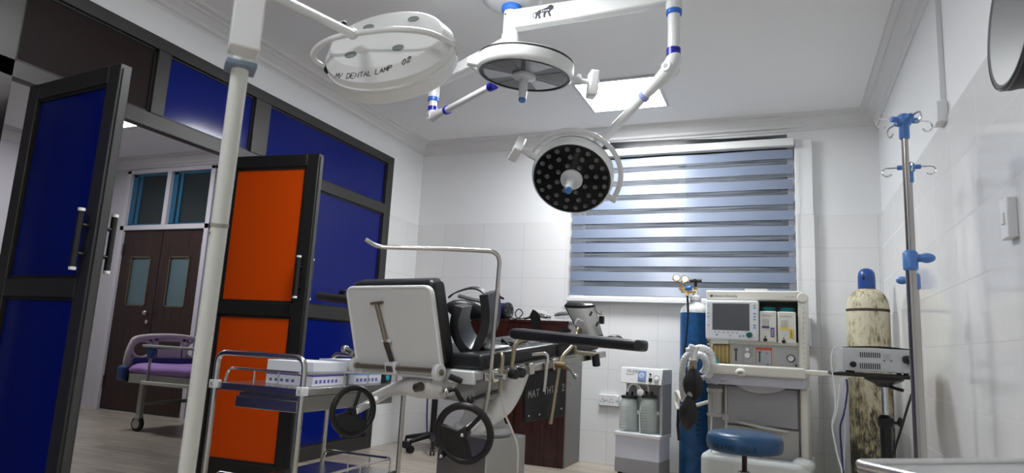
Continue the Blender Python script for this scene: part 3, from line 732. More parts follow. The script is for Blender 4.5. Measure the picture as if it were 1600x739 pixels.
# far support: black padded gutter seen end on, strap looping over a side pad
def U(pxs, d): return catmull([at(x, y-5, d) for x, y in pxs], 5)
dU = 2.72
path = U([(724, 482), (719, 505), (724, 528), (738, 546), (752, 540), (764, 515), (767, 490), (764, 462)], dU)
gdir = (fw+rt*.25+up*.10).normalized()
wds = [gdir]*len(path)
b = MB(); b.ribbon(path, gdir, .16, .036); s2 = b.build('knee_gutter_pad', leather, tb, .012, 3)
path2 = U([(727, 484), (715, 505), (721, 530), (739, 551), (757, 545), (771, 518), (775, 490), (772, 460)], dU+.03)
b = MB(); b.ribbon(path2, gdir, .13, .010); b.build('knee_gutter_shell', blk, s2, .003)
b = MB(); rings = []
b.ball(at(728, 484, 3.0), (.095, .035, .045), MX((rt, fw, up)).transposed() @ MX.Rotation(R_(10), 3, 'Y')); b.build('side_pad', leather, s2)
b = MB(); b.ribbon(U([(701, 470), (712, 462), (735, 455), (752, 458), (764, 470)], 2.93), gdir, .045, .006); b.build('strap', rub, s2)
b = MB(); b.ribbon(U([(716, 467), (735, 472), (752, 476)], 2.95), gdir, .04, .006); b.build('strap', rub, s2)
b = MB(); b.tube([at(745, 548, 2.92), tp(.38, .5, -.02)], .010, 8); b.build('gutter_rod', steel, s2)
b = MB(); b.box(at(710, 522, 3.0), (.05, .03, .018)); b.build('clamp_handle', blk, tb, .004)
b = MB(); b.ribbon(U([(829, 495), (836, 500), (838, 515), (838, 524)], 3.1), (.7, .3, 0), .045, .006); b.build('hanging_strap', rub, tb)

# ================================================================== STEEL TROLLEY
ux = V((math.cos(R_(.3)), math.sin(R_(.3)), 0)); vx = V((-ux.y, ux.x, 0))
TRC = V((-2.07, 2.66, 0)); TR = MX((ux, vx, UP)).transposed().to_4x4(); TR.translation = TRC
W2, L2, ZT, ZL = .236, .405, .68, .24
tr = thing('instrument_trolley', 'stainless steel trolley with rails and a drawer beside the orange door', 'trolley', TRC)
for s in (-1, 1):
    y = s*L2
    b = MB(TR); b.tube(fillet([(-W2, y, .09), (-W2, y, ZT+.128), (W2, y, ZT+.128), (W2, y, .09)], .05, 6), .0125, 14); q = b.build('leg_frame', steel, tr)
    for x in (-W2, W2):
        MB(TR).cyl((x, y, .05), (x, y, .095), .012, n=12).build('castor_stem', steel, q)
        b = MB(TR); b.cyl((x-.012, y, .04), (x+.012, y, .04), .04, n=20); b.build('castor_wheel', rub, q, .004)
        c_ = MB(TR).box((x, y, ZT-.008), (.036, .036, .036)).build('corner_block', wht2, q, .003)
        if s < 0: write(lambda u, v: TR @ V((x-.006+u, y-.0185, ZT-.018+v)), '5', .014, .0012, 'tag_number', ink, q)
def shelf(z, nm):
    b = MB(TR); b.span((-W2+.012, -L2, z-.030), (W2-.012, L2, z-.027))
    for a in ((-W2+.012, -W2+.016, -L2, L2), (W2-.016, W2-.012, -L2, L2), (-W2+.012, W2-.012, -L2, -L2+.004), (-W2+.012, W2-.012, L2-.004, L2)): b.span((a[0], a[2], z-.03), (a[1], a[3], z+.0))
    b.span((-W2+.012, -L2, z-.003), (W2-.012, L2, z)); q = b.build(nm, steel_sh, tr, .0015)
    r = MB(TR); hz_ = z+.062; x0, y0 = W2-.025, L2-.03
    r.tube(fillet([(-x0, -y0, z), (-x0+.012, -y0, hz_), (x0, -y0, hz_), (x0, y0, hz_), (-x0+.012, y0, hz_), (-x0, y0, z)], .03, 5), .006, 8); g = r.build('guard_rail', steel, q)
    for x, y in ((-.05, -y0), (.08, -y0), (x0, -y0+.01), (x0, -.09), (x0, .10), (x0, y0-.01), (-.05, y0), (.08, y0)): MB(TR).cyl((x, y, z-.002), (x, y, hz_), .0045, n=8).build('rail_post', steel, g)
    return q
shelf(ZT, 'top_shelf'); shelf(ZL, 'lower_shelf')
b = MB(TR); b.span((-.115, -L2+.02, ZT-.10), (W2-.03, L2-.06, ZT-.034)); d = b.build('drawer', steel_sh, tr, .003)
MB(TR).span((-.12, -L2+.008, ZT-.098), (W2-.025, -L2+.02, ZT-.05)).build('drawer_front', steel_sh, d, .003)
def carton(x, y, rz, label, sz, stripe, txt, z=ZT):
    T = TR @ MX.Translation((x, y, z)) @ MX.Rotation(R_(rz), 4, 'Z'); t = thing('medicine_carton', label, 'box', T.translation, 'cartons on the trolley')
    MB(T).span((-sz[0]/2, -sz[1]/2, .0005), (sz[0]/2, sz[1]/2, sz[2])).build('carton_body', mat('white_card', (.74,.76,.82), .5), t, .002)
    MB(T).span((-sz[0]/2-.0008, -sz[1]/2-.0008, sz[2]*.40), (sz[0]/2+.0008, sz[1]/2+.0008, sz[2]*.52)).build('carton_stripe', stripe, t)
    for k in range(5): MB(T).span((-sz[0]/2+.02+k*.03, -sz[1]/2-.001, sz[2]*.12), (-sz[0]/2+.034+k*.03, -sz[1]/2+.001, sz[2]*.24)).build('printed_mark', mat('purple_print', (.14,.12,.42), .5), t)
    for k in range(6): MB(T).span((sz[0]/2-.001, -sz[1]/2+.02+k*.03, sz[2]*.12), (sz[0]/2+.001, -sz[1]/2+.036+k*.03, sz[2]*.26)).build('printed_mark', mat('purple_print', (.14,.12,.42)), t)
purple = mat('purple_stripe', (.10,.07,.36), .5); pblue = mat('pale_blue_stripe', (.22,.38,.62), .5)
carton(.035, -.13, 2, 'white carton with a purple stripe, nearer one on the steel trolley', (.25, .26, .105), purple, '')
carton(.075, .145, -3, 'white carton with a pale blue stripe behind the purple-striped one', (.22, .22, .112), pblue, '')
t = thing('charger_box', 'small black box with a teal light at the trolley end', 'box', TR @ V((.10, .32, ZT)))
MB(TR).span((.03, .29, ZT+.0005), (.185, .36, ZT+.045)).build('case', blk, t, .006)
MB(TR).cyl((.185, .315, ZT+.026), (.191, .315, ZT+.026), .013, n=16).build('indicator', mat('teal_light', (.0,.25,.3), .3, emit=(.05,.7,.8), power=.15), t)

# ================================================================== DARK CABINET AND WHAT STANDS ON IT
cx0, cx1, cy0, cz = -2.41, -1.556, 5.0, 1.115
t = thing('low_cabinet', 'dark red-brown veneered low cabinet against the window wall', 'cabinet', ((cx0+cx1)/2, 5.2, 0))
MB().span((cx0, cy0+.02, 0), (cx1, YB-.012, cz-.022)).build('carcass', mat('dark_laminate', (.10,.095,.092), .22), t, .002)
MB().span((cx0-.006, cy0-.004, cz-.022), (cx1+.004, YB-.010, cz)).build('cabinet_top', cabwood, t, .003)
xm = (cx0+cx1)/2
for a, c in ((cx0+.002, xm-.002), (xm+.002, cx1-.002)):
    d = MB().span((a, cy0, .06), (c, cy0+.02, cz-.026)).build('door', cabwood, t, .002)
    x = c-.03 if c < xm else a+.03
    MB().cyl((x, cy0-.022, .55), (x, cy0-.022, .66), .005, n=10).build('handle', steel, d)
MB().span((cx0+.01, cy0+.004, 0), (cx1-.01, cy0+.03, .06)).build('plinth', cabwood, t)
CZ = cz+.0008
# blue headlight motor
p = onY(776, 480, 5.14); c0 = V((p.x, 5.18, CZ+.075)); axd = V((.96, -.28, 0)).normalized()
t = thing('blue_pump_motor', 'blue cylindrical motor with a black end cap on the cabinet', 'motor', (c0.x, c0.y, CZ))
MB().lathe([(.058, -.10), (.066, -.09), (.066, .09), (.058, .10)], c0, axd, 28).build('motor_body', mat('blue_lacquer', (.01,.02,.22), .25), t)
q = MB().lathe([(.066, .09), (.070, .093), (.070, .112), (.05, .118), (.045, .112)], c0, axd, 28).build('end_cap', blk, t)
B = zbasis(c0+axd*.114, axd)
for k in range(6): MB(B).box((.045*math.cos(k*PI/3), .045*math.sin(k*PI/3), 0), (.014, .014, .012)).build('vent_lug', dgry, q)
MB().box(c0-V((0, 0, .068)), (.16, .07, .014)).build('foot', blk, t, .004)
hb = c0+V((0, 0, .066)); b = MB(); b.cyl(hb, hb+V((0, 0, .05)), .014, n=12); b.tube([hb+V((-.05, 0, .075)), hb+V((.0, 0, .055)), hb+V((.045, -.01, .035))], .010, 10); b.build('bracket', blk, t)
# cable heap
t = thing('coiled_cable', 'black coiled power cable on the cabinet top', 'cable', onY(812, 494, 5.1)*1.0); t.location.z = CZ; WL[t.name] = V(t.location)
o = V((onY(812, 494, 5.1).x, 5.12, CZ+.006))
pts = [c0+axd*.132, o+V((-.10, 0, .02)), o+V((-.03, .0, .004)), o+V((.01, .02, .05)), o+V((-.02, .01, .085)), o+V((-.045, -.01, .05)), o+V((-.01, -.03, .005)), o+V((.06, -.02, .012)), o+V((.08, .03, .02)), o+V((.03, .04, .006)), o+V((.05, -.03, .004)), o+V((.10, -.01, .025)), o+V((.12, .02, .006)), o+V((.085, .05, .003))]
MB().tube(catmull(pts, 7), .005, 8).build('cable', rub, t)
# wrapped instruments
for k, (px, rz, hh, lab) in enumerate(((846, 14, .03, 'plastic-wrapped dark instrument lying across the cabinet top'), (880, -6, .05, 'black instrument in clear film at the cabinet end'))):
    o = V((onY(px, 490, 5.15).x, 5.16, CZ+hh*.5+.022)); RZ = MX.Rotation(R_(rz), 3, 'Y')
    t = thing('wrapped_instrument', lab, 'instrument', (o.x, o.y, CZ), 'wrapped instruments on the cabinet')
    b = MB(); b.ball(o+V((0, 0, .008+.012*k)), (.07, .04, .018), RZ, 14); b.tube([o+RZ@V((-.075, 0, .012)), o+RZ@V((.075, .01, .014))], .010, 8); b.build('instrument', blk, t)
    b = MB(); n_ = 12
    def wrap(u, v): 
        a = 2*PI*u; r = .055*(.5+.5*math.sin(PI*min(1, max(0, v))))+.005*math.sin(9*a+v*13)
        return o+RZ@V(((v-.5)*.17, r*math.cos(a), .012+max(-hh*.5-.010+.0, (r*.7)*math.sin(a))))
    b.sheet(wrap, 22, 10, .0008); b.build('plastic_film', mat('clear_film', (.9,.95,.97), .08, alpha=.09), t)

# ================================================================== SUCTION UNIT
def face_frame(P0, deg):
    ur = V((math.cos(R_(deg)), -math.sin(R_(deg)), 0)); nF = V((-math.sin(R_(deg)), -math.cos(R_(deg)), 0))
    M = MX((ur, UP, nF)).transposed().to_4x4(); M.translation = V((P0.x, P0.y, 0)); return M       # x right, y up, z towards the room
def hit(M, x, y, n=0):
    r = ray(x, y); nF = M.col[2].xyz; o = M.translation+nF*n; k = (o-EYE).dot(nF)/r.dot(nF); p = M.inverted() @ (EYE+r*k); return p.x, p.y
def rect(M, x0, y0, x1, y1, n=0):
    xm, ym = (x0+x1)/2, (y0+y1)/2
    return hit(M, x0, ym, n)[0], hit(M, xm, y1, n)[1], hit(M, x1, ym, n)[0], hit(M, xm, y0, n)[1]
def fbox(M, R4, n0, n1, name, m_, par, bevel=0): return MB(M).span((R4[0], R4[1], n0), (R4[2], R4[3], n1)).build(name, m_, par, bevel)
SM = face_frame(onZ(963, 743, 0), 9.5)
su = thing('suction_unit', 'white upright suction unit with two glass jars beside the wall socket', 'suction machine', SM @ V((.17, 0, -.12)))
x0, x1 = hit(SM, 961, 705)[0], hit(SM, 1030, 705)[0]
zt = hit(SM, 1000, 680)[1]; zz = hit(SM, 1000, 575)[1]; zp = hit(SM, 1000, 600)[1]
fbox(SM, (x0, .035, x1, zt-.015), -.235, .0, 'lower_cabinet', mat('pale_blue_white', (.70,.73,.82), .4), su, .006)
fbox(SM, (x0-.001, .03, x1+.001, .135), -.237, .002, 'plinth_band', gry, su, .004)
fbox(SM, (x0-.006, zt-.018, x1+.012, zt+.012), -.235, .018, 'jar_tray', wht2, su, .007)
fbox(SM, (x0+.025, zt+.01, x1+.005, zz-.005), -.236, -.13, 'back_panel', mat('light_grey_shell', (.58,.59,.60), .45), su, .004)
fbox(SM, (x1-.012, zt+.01, x1+.010, zz-.005), -.236, -.03, 'side_panel', gry_l, su, .004)
pb_ = MB(SM); yy = [(-.235, zz), (-.02, zz), (.005, zp), (-.235, zp+.01)]
a = [[pb_._v((x, y, n)) for n, y in yy] for x in (x0+.028, x1+.012)]; pb_.loft(a); cp = pb_.build('control_panel', wht, su, .005)
sl = math.atan2(.025, zz-zp); CP = SM @ MX.Translation((x0+.028, zp, .0056)) @ MX.Rotation(-sl, 4, 'X')
Wc, Hc = x1+.012-x0-.028, (zz-zp)
printed('7A-23D', CP @ MX.Translation((Wc*.14, Hc*.70, .001)), .03, 'model_lettering', ink, su)
MB(CP).tube([(Wc*(.13+.2*i/8), Hc*(.62-.05*math.sin(PI*i/8)), .001) for i in range(9)], .0012, 5).build('logo_arc', dgry, cp)
MB(CP).span((Wc*.43, Hc*.2, -.004), (Wc*.62, Hc*.85, .008)).build('vacuum_gauge', mat('gauge_blue', (.22,.32,.62), .3), cp, .003)
g_ = cp.children[-1]
MB(CP).lathe([(.022, .0), (.022, .0095), (.019, .0098), (.019, .009)], CP.inverted().to_3x3() @ V((0,0,0)) if False else (Wc*.52, Hc*.55, 0), (0, 0, 1), 20).build('gauge_dial', mat('gauge_face', (.55,.65,.85), .3), g_)
MB(CP).tube([(Wc*.50, Hc*.6, .0115), (Wc*.54, Hc*.48, .0115)], .0015, 5).build('gauge_needle', ink, g_)
MB(CP).span((Wc*.69, Hc*.18, -.002), (Wc*.77, Hc*.42, .006)).build('power_switch', blk, cp, .002)
MB(CP).cyl((Wc*.72, Hc*.66, 0), (Wc*.72, Hc*.66, .008), .007, n=14).build('fuse_cap', blk, cp)
MB(CP).lathe([(.018, 0), (.018, .012), (.012, .016)], (Wc*.87, Hc*.38, 0), (0, 0, 1), 20).build('regulator_knob', wht2, cp)
MB(CP).tube([(Wc*.87+.026*math.cos(R_(200-220*i/12)), Hc*.38+.026*math.sin(R_(200-220*i/12)), .001) for i in range(13)], .0015, 5).build('regulator_scale', dgry, cp)
jarg = mat('green_tint_glass', (.70,.80,.76), .05, alpha=.30)
for k, px in enumerate((983, 1014)):
    jx = hit(SM, px, 645, -.07)[0]; jz = zt+.012; jh = hit(SM, px, 621, -.07)[1]-jz; jr = .073
    j = MB(SM).lathe([(.0, .002), (jr*.9, .002), (jr, .012), (jr, jh*.80), (jr*.92, jh*.90), (jr*.72, jh), (jr*.68, jh), (jr*.88, jh*.89), (jr*.955, jh*.79), (jr*.955, .016), (0, .008)], (jx, jz, -.07), (0, 1, 0), 32).build('suction_jar', jarg, su)
    MB(SM).lathe([(jr*.6, jh-.005), (jr*.86, jh-.003), (jr*.86, jh+.014), (jr*.5, jh+.018)], (jx, jz, -.07), (0, 1, 0), 28).build('jar_lid', mat('dark_green_black', (.02,.03,.03), .4), j)
    for dx in (-.02, .022): MB(SM).cyl((jx+dx, jz+jh+.015, -.07), (jx+dx, jz+jh+.045, -.07), .008, n=12).build('lid_spout', blk, j)
    MB(SM).cyl((jx+.0, jz+jh*.35, -.07+jr), (jx, jz+jh*.35, -.07+jr), .001, n=4).bm.free()
    for i in range(9): MB(SM).tube([(jx+(jr+.0005)*math.sin(a), jz+.04+jh*.075*i, -.07+(jr+.0005)*math.cos(a)) for a in [R_(-22+44*q/6-8) for q in range(7)]], .0009, 4).build('graduation', wht2, j)
    MB(SM).lathe([(.012, 0), (.016, .004), (.012, .008)], (jx+jr*.98, jz+jh*.58, -.06), (.3, 0, 1), 16).build('clip_button', wht2, j)
h1 = [hit(SM, px, py, -.02) for px, py in ((980, 612), (984, 602), (992, 600), (1000, 606), (1002, 613))]; h2 = [hit(SM, px, py, -.04) for px, py in ((1013, 612), (1012, 603), (1003, 599), (996, 602), (999, 612))]
for hh, n in ((h1, -.02), (h2, -.04)): MB(SM).tube(catmull([(x, y, n) for x, y in hh]), .008, 10).build('silicone_tube', mat('silicone', (.72,.74,.72), .3), su)
fx, fy = hit(SM, 1001, 613, -.01); MB(SM).lathe([(.005, 0), (.026, .004), (.026, .010), (.005, .016)], (fx, fy, -.01), (0, 0, 1), 24).build('air_filter', wht, su)
MB(SM).tube(catmull([(fx, fy-.02, -.03), (fx+.003, fy-.08, -.02), (fx-.006, fy-.16, -.01), (fx+.004, zt+.012, .0)]), .004, 8).build('thin_tube', mat('silicone', (.72,.74,.72)), su)
for dx in (x0+.03, x1-.03):
    for n in (-.03, -.205): MB(SM).cyl((dx-.012, .018, n), (dx+.012, .018, n), .018, n=16).build('castor', rub, su)

# ================================================================== BLUE GAS CYLINDER
bc = at(1086, 600, 4.93); bx, by = bc.x, bc.y
def zat(px, py): return onY(px, py, by-.1).z
cy = thing('oxygen_cylinder', 'tall blue gas cylinder with a white shoulder and brass regulator', 'gas cylinder', (bx, by, 0))
zs = zat(1080, 488); zn = zat(1083, 462); rr = .112
MB().lathe([(rr*.9, 0), (rr, .02), (rr, zs)], (bx, by, 0), (0, 0, 1), 40).build('cylinder_body', cylblue, cy)
prof = [(rr, zs)]+[(rr*math.cos(a)*.82+rr*.18*math.cos(a)**.5, zs+.085*math.sin(a)) for a in [R_(10*i) for i in range(1, 8)]]+[(.036, zs+.09), (.034, zn)]
MB().lathe(prof, (bx, by, 0), (0, 0, 1), 40).build('white_shoulder', mat('chalky_white_paint', (.62,.64,.63), .6, noise=(22, .3)), cy)
MB().lathe([(.042, zn-.03), (.042, zn), (.022, zn+.01), (.018, zn+.05)], (bx, by, 0), (0, 0, 1), 20).build('neck_ring', wht2, cy)
v = MB(); v.cyl((bx, by, zn), (bx, by, zn+.075), .015, n=14); v.cyl((bx, by-.01, zn+.035), (bx-.10, by-.05, zn+.035), .012, n=12); vq = v.build('valve', brass, cy)
v = MB(); v.cyl((bx, by, zn+.07), (bx, by, zn+.12), .012, n=12); v.cyl((bx-.045, by, zn+.125), (bx+.045, by, zn+.125), .012, n=10); v.cyl((bx, by-.045, zn+.125), (bx, by+.045, zn+.125), .010, n=10); v.build('valve_handle', blk, vq)
rg = V((bx-.075, by-.07, zn+.05))
b = MB(); b.ball(rg, (.03, .026, .022), n=16); b.cyl(rg, rg+V((0, -.055, -.0)), .014, n=14); b.build('regulator_body', brass, cy)
rq = cy.children[-1]
MB().cyl(rg+V((.0, -.01, .005)), rg+V((.055, -.02, .01)), .018, n=16).build('blue_band', blu_ring, rq)
for dx, dz in ((-.055, .085), (.008, .075)):
    gc = rg+V((dx, -.03, dz)); MB().lathe([(.006, -.02), (.028, -.016), (.03, 0), (.026, .006), (.024, .002)], gc, V((.25, -.95, .15)), 24).build('pressure_gauge', brass, rq)
    gq = rq.children[-1]; MB().cyl(gc+V((.25, -.95, .15))*.001, gc+V((.25, -.95, .15))*.004, .024, n=20).build('gauge_face', wht2, gq)
    MB().cyl(rg+V((dx*.2, -.01, .01)), gc+V((0, .01, -.02)), .006, n=8).build('gauge_stem', brass, gq)
q0 = at(1074, 462, 4.72)
b = MB(); b.tube([rg+V((-.03, -.02, 0)), q0+V((-.0, 0, .02)), q0], .010, 10); b.build('hose_nipple', brass, rq)
b = MB(); b.tube(catmull([q0, at(1075, 490, 4.70), at(1072, 530, 4.68), at(1069, 560, 4.66), at(1076, 600, 4.66), at(1090, 640, 4.72)]), .0075, 10); b.build('black_hose', rub, cy)
for k in range(7):
    pz = zat(1095, 632+8*k); a = R_(-70); MB().box((bx+rr*1.0*math.cos(a), by+rr*1.0*math.sin(a), pz), (.030+.006*(k % 3), .004, .014), MX.Rotation(a+PI/2, 3, 'Z')).build('stencil_mark', mat('faded_stencil', (.008,.02,.06), .6), cy)

# ================================================================== ANAESTHETIC MACHINE
AM = face_frame(V((onY(1180, 585, 4.72).x, 4.72, 0)), 5.0)
am = thing('anaesthetic_machine', 'cream anaesthetic workstation with monitor, vaporisers and grey drawers', 'anaesthetic machine', AM @ V((0, 0, -.25)))
r_ = lambda *a: rect(AM, *a)
base = r_(1092, 718, 1268, 752, .12)
b = MB(AM @ MX(((1,0,0,0),(0,0,1,0),(0,1,0,0),(0,0,0,1)))); zb = base[3]
b.prism(rrect(base[0], -.50, base[2], .14, .10, 7), MX.Identity(4), zb-.07, .07); b.build('base', mat('white_base', (.72,.75,.74), .35), am, .03, 4)
for x in (base[0]+.08, base[2]-.08):
    for n in (.06, -.42): MB(AM).cyl((x-.015, .04, n), (x+.015, .04, n), .04, n=20).build('castor', gry_l, am, .004)
body = r_(1135, 606, 1250, 722, 0)
fbox(AM, (body[0], zb-.01, body[2]+.01, body[3]), -.46, -.03, 'cabinet', mat('warm_grey_cabinet', (.40,.40,.38), .45), am, .01)
fbox(AM, (body[0]-.012, zb-.01, body[0]+.008, body[3]), -.44, -.008, 'side_trim', cream, am, .006)
ud = r_(1136, 602, 1247, 666, 0); ld = r_(1137, 669, 1249, 726, 0)
d1 = fbox(AM, (ud[0], ud[1], ud[2], body[3]), -.03, .0, 'drawer', gry, am, .006)
d2 = fbox(AM, (ld[0], zb, ld[2], ld[3]), -.03, .0, 'drawer', mat('warm_grey_cabinet', (.40,.40,.38)), am, .006)
hr = r_(1146, 602, 1231, 614, .03)
b = MB(AM); b.sheet(lambda u, v: (hr[0]+(hr[2]-hr[0])*u, hr[3]-(hr[3]-hr[1])*v*(1-(2*u-1)**2)-.002, .004+.035*(1-(2*u-1)**2)*(1-.3*v)), 20, 4, .006); b.build('handle', mat('pale_grey_handle', (.52,.52,.54), .4), d1)
hr = r_(1150, 660, 1232, 676, .03)
b = MB(AM); b.sheet(lambda u, v: (hr[0]+(hr[2]-hr[0])*u, hr[3]-(hr[3]-hr[1])*(.25+.55*u)+.0, -.0+.075*v*math.sin(PI*min(1, .06+u*.9))), 20, 4, .012); b.build('handle', mat('warm_white_handle', (.58,.58,.55), .4), d2)
MB(AM).lathe([(.012, 0), (.012, .003), (.008, .004)], (*hit(AM, 1188, 712, 0), 0), (0, 0, 1), 16).build('badge', blu_m, d2)
# work shelf with apron
shf = r_(1098, 571, 1258, 588, .13)
fbox(AM, (shf[0], shf[1], shf[2], shf[3]), -.42, .13, 'work_shelf', cream, am, .012)
ap = r_(1102, 587, 1257, 604, .10)
fbox(AM, (ap[0], ap[1], ap[2], shf[1]+.004), -.40, .10, 'apron', lilac, am, .008)
kx, ky = hit(AM, 1157, 582, .14); MB(AM).ball((kx, ky, .135), (.034, .026, .018), n=18).build('shelf_knob', cream, am)
MB(AM).ball((kx, ky, .150), (.018, .010, .005), n=14).build('shelf_knob_insert', mat('olive_insert', (.30,.30,.22), .4), am.children[-1])
hk_ = [hit(AM, px, py, .115) for px, py in ((1109, 586), (1112, 595), (1120, 599), (1126, 592), (1134, 592), (1134, 587))]
MB(AM).tube(catmull([(x, y, .112) for x, y in hk_]), .007, 8).build('hose_hook', lilac, am)
# right pillar, lower leg and rail
pl = r_(1247, 462, 1259, 578, .02); 
fbox(AM, (pl[0], shf[3]-.01, pl[2], pl[3]+.01), -.36, .02, 'pillar', cream, am, .01)
for k in range(12): MB(AM).ball((pl[2]-.012, shf[3]+.03+k*.032, .021), (.0025, .008, .001), n=6).build('pillar_slot', gry, am.children[-1] if k == 0 else am)
fbox(AM, (hit(AM, 1251, 660, .02)[0], zb-.02, hit(AM, 1263, 660, .02)[0], ap[1]+.004), -.38, .02, 'lower_pillar', cream, am, .012)
MB(AM).ball((base[2]-.05, zb-.01, .03), (.07, .045, .09), n=20).build('corner_foot', mat('white_base', (.72,.75,.74)), am)
rl = r_(1258, 580, 1332, 589, .10); fbox(AM, (rl[0]-.01, rl[1]+.004, rl[2], rl[3]), .0, .10, 'side_rail_table', cream, am, .006)
# top deck
td = r_(1103, 454, 1250, 469, .03)
fbox(AM, (td[0], td[1], td[2]+.012, td[3]), -.40, .03, 'top_deck', cream, am, .010)
MB(AM).lathe([(.03, -.02), (.034, -.01), (.034, .03), (.028, .04)], (td[2]+.015, (td[1]+td[3])/2-.012, 0), (0, 0, 1), 20).build('deck_corner', cream, am)
rc = r_(1184, 468, 1248, 541, -.02); fbox(AM, (rc[0]-.02, rc[1], rc[2], td[1]+.004), -.38, -.14, 'recess_back', dgry, am)
fbox(AM, (hit(AM, 1106, 480, 0)[0], shf[3]+.17, rc[0]-.015, td[1]+.004), -.38, -.06, 'monitor_housing', mat('dark_housing', (.14,.14,.13), .5), am)
logoM = AM @ MX.Translation((td[0]+.055, td[1]+.018, .0305)); printed('Datex-Ohmeda', logoM, .024, 'maker_lettering', dgry, am)
MB(AM).cyl((td[0]+.038, td[1]+.026, .03), (td[0]+.038, td[1]+.026, .0315), .010, n=16).build('maker_mark', dgry, am)
printed('Aespire', AM @ MX.Translation((td[2]-.09, td[1]+.02, .0305)), .020, 'model_lettering', gry, am)
# gauge panel
gp = r_(1140, 538, 1250, 577, .0); fbox(AM, (gp[0], shf[3]-.005, pl[0]+.004, gp[3]), -.36, .0, 'gauge_panel', mat('satin_grey_panel', (.44,.44,.43), .4), am, .004)
gpo = am.children[-1]
lp = r_(1140, 530, 1250, 541, .012); fbox(AM, (gp[0]-.005, gp[3]-.004, pl[0]+.002, gp[3]+.022), -.3, .014, 'panel_ledge', cream, am, .006)
def lm(x, y, n=.002): return V((*hit(AM, x, y, 0), n))
b = MB(AM); b.cyl(lm(1150, 545), lm(1150, 564), .006, n=10); b.box(lm(1150, 546), (.022, .014, .01)); b.build('flow_tube', dgry, gpo)
MB(AM).ball(lm(1151, 570), (.016, .012, .008), n=14).build('flow_knob', gry_l, gpo)
fr = r_(1160, 540, 1177, 573, 0); b = MB(AM); t_ = .003
for a in ((fr[0], fr[1], fr[0]+t_, fr[3]), (fr[2]-t_, fr[1], fr[2], fr[3]), (fr[0], fr[1], fr[2], fr[1]+t_), (fr[0], fr[3]-t_, fr[2], fr[3])): b.span((a[0], a[1], 0), (a[2], a[3], .002))
b.build('gauge_frame', gry, gpo)
for px, py, r in ((1168, 546, .016), (1168, 555, .024)):
    q = MB(AM).lathe([(r, 0), (r, .010), (r*.8, .012), (r*.78, .008)], lm(px, py, 0), (0, 0, 1), 24).build('dial', gry_l, gpo)
    MB(AM).cyl(lm(px, py, .007), lm(px, py, .010), r*.76, n=20).build('dial_face', wht2, q)
fr = r_(1181, 543, 1206, 574, 0); rd = mat('red_outline', (.62,.10,.06), .5)
MB(AM).span((fr[0], fr[1], 0), (fr[2], fr[3], .0015)).build('alarm_panel', mat('pale_blue_grey', (.42,.45,.48), .5), gpo)
aq = gpo.children[-1]
MB(AM).span((fr[0], fr[3]-.018, .001), (fr[2], fr[3], .003)).build('alarm_header', rd, aq)
for a in ((fr[0], fr[0]+.003), (fr[2]-.003, fr[2])): MB(AM).span((a[0], fr[1], .001), (a[1], fr[3], .003)).build('alarm_border', rd, aq)
b = MB(AM); b.cyl(lm(1187, 550), lm(1187, 566), .005, n=8); b.box(lm(1187, 550), (.022, .008, .006)); b.build('alarm_tube', dgry, aq)
for px, py in ((1199, 552), (1200, 569)): MB(AM).ball(lm(px, py), (.012, .009, .005), n=12).build('alarm_knob', gry_l, aq)
q = MB(AM).lathe([(.024, 0), (.024, .014), (.019, .016), (.018, .011)], lm(1236, 560, 0), (0, 0, 1), 28).build('pipeline_gauge', blk, gpo)
MB(AM).cyl(lm(1236, 560, .009), lm(1236, 560, .012), .018, n=20).build('dial_face', wht, q)
MB(AM).tube([lm(1236, 560, .0135), lm(1234, 557, .0135)], .0015, 5).build('needle', ink, q)
MB(AM).cyl(lm(1244, 571, 0), lm(1244, 571, .006), .007, n=12).build('port', blk, gpo)
# monitor
mo = r_(1102, 469, 1185, 531, .07)
mm = fbox(AM, mo, .0, .07, 'monitor', mat('monitor_white', (.72,.74,.77), .35), am, .012)
sc_ = r_(1113, 474, 1171, 516, .072); fbox(AM, sc_, .06, .0715, 'screen', mat('grey_screen', (.085,.09,.10), .18), mm, .001)
for px in (1117, 1124, 1131, 1138, 1145, 1152): MB(AM).ball((*hit(AM, px, 518+.06*(px-1117), .07), .071), (.008, .005, .002), n=8).build('soft_key', gry_l, mm)
for px, py, c in ((1120, 523, 'b'), (1141, 524, 'g'), (1156, 525, 'b'), (1162, 525, 'b'), (1179, 477, 'y'), (1179, 481, 'b'), (1179, 490, 'b'), (1179, 495, 'b'), (1179, 499, 'b'), (1179, 508, 'b'), (1179, 512, 'b'), (1107, 477, 'g'), (1107, 489, 'g'), (1107, 494, 'g'), (1107, 508, 'g')):
    MB(AM).ball((*hit(AM, px, py, .07), .071), (.009, .005, .002), n=8).build('key', {'b': mat('key_blue', (.12,.25,.38), .4), 'g': gry_l, 'y': mat('key_olive', (.30,.30,.14), .4)}[c], mm)
kx, ky = hit(AM, 1171, 523, .07); MB(AM).lathe([(.019, 0), (.019, .018), (.015, .022)], (kx, ky, .07), (0, 0, 1), 22).build('control_dial', mat('dark_teal', (.0,.10,.08), .35), mm)
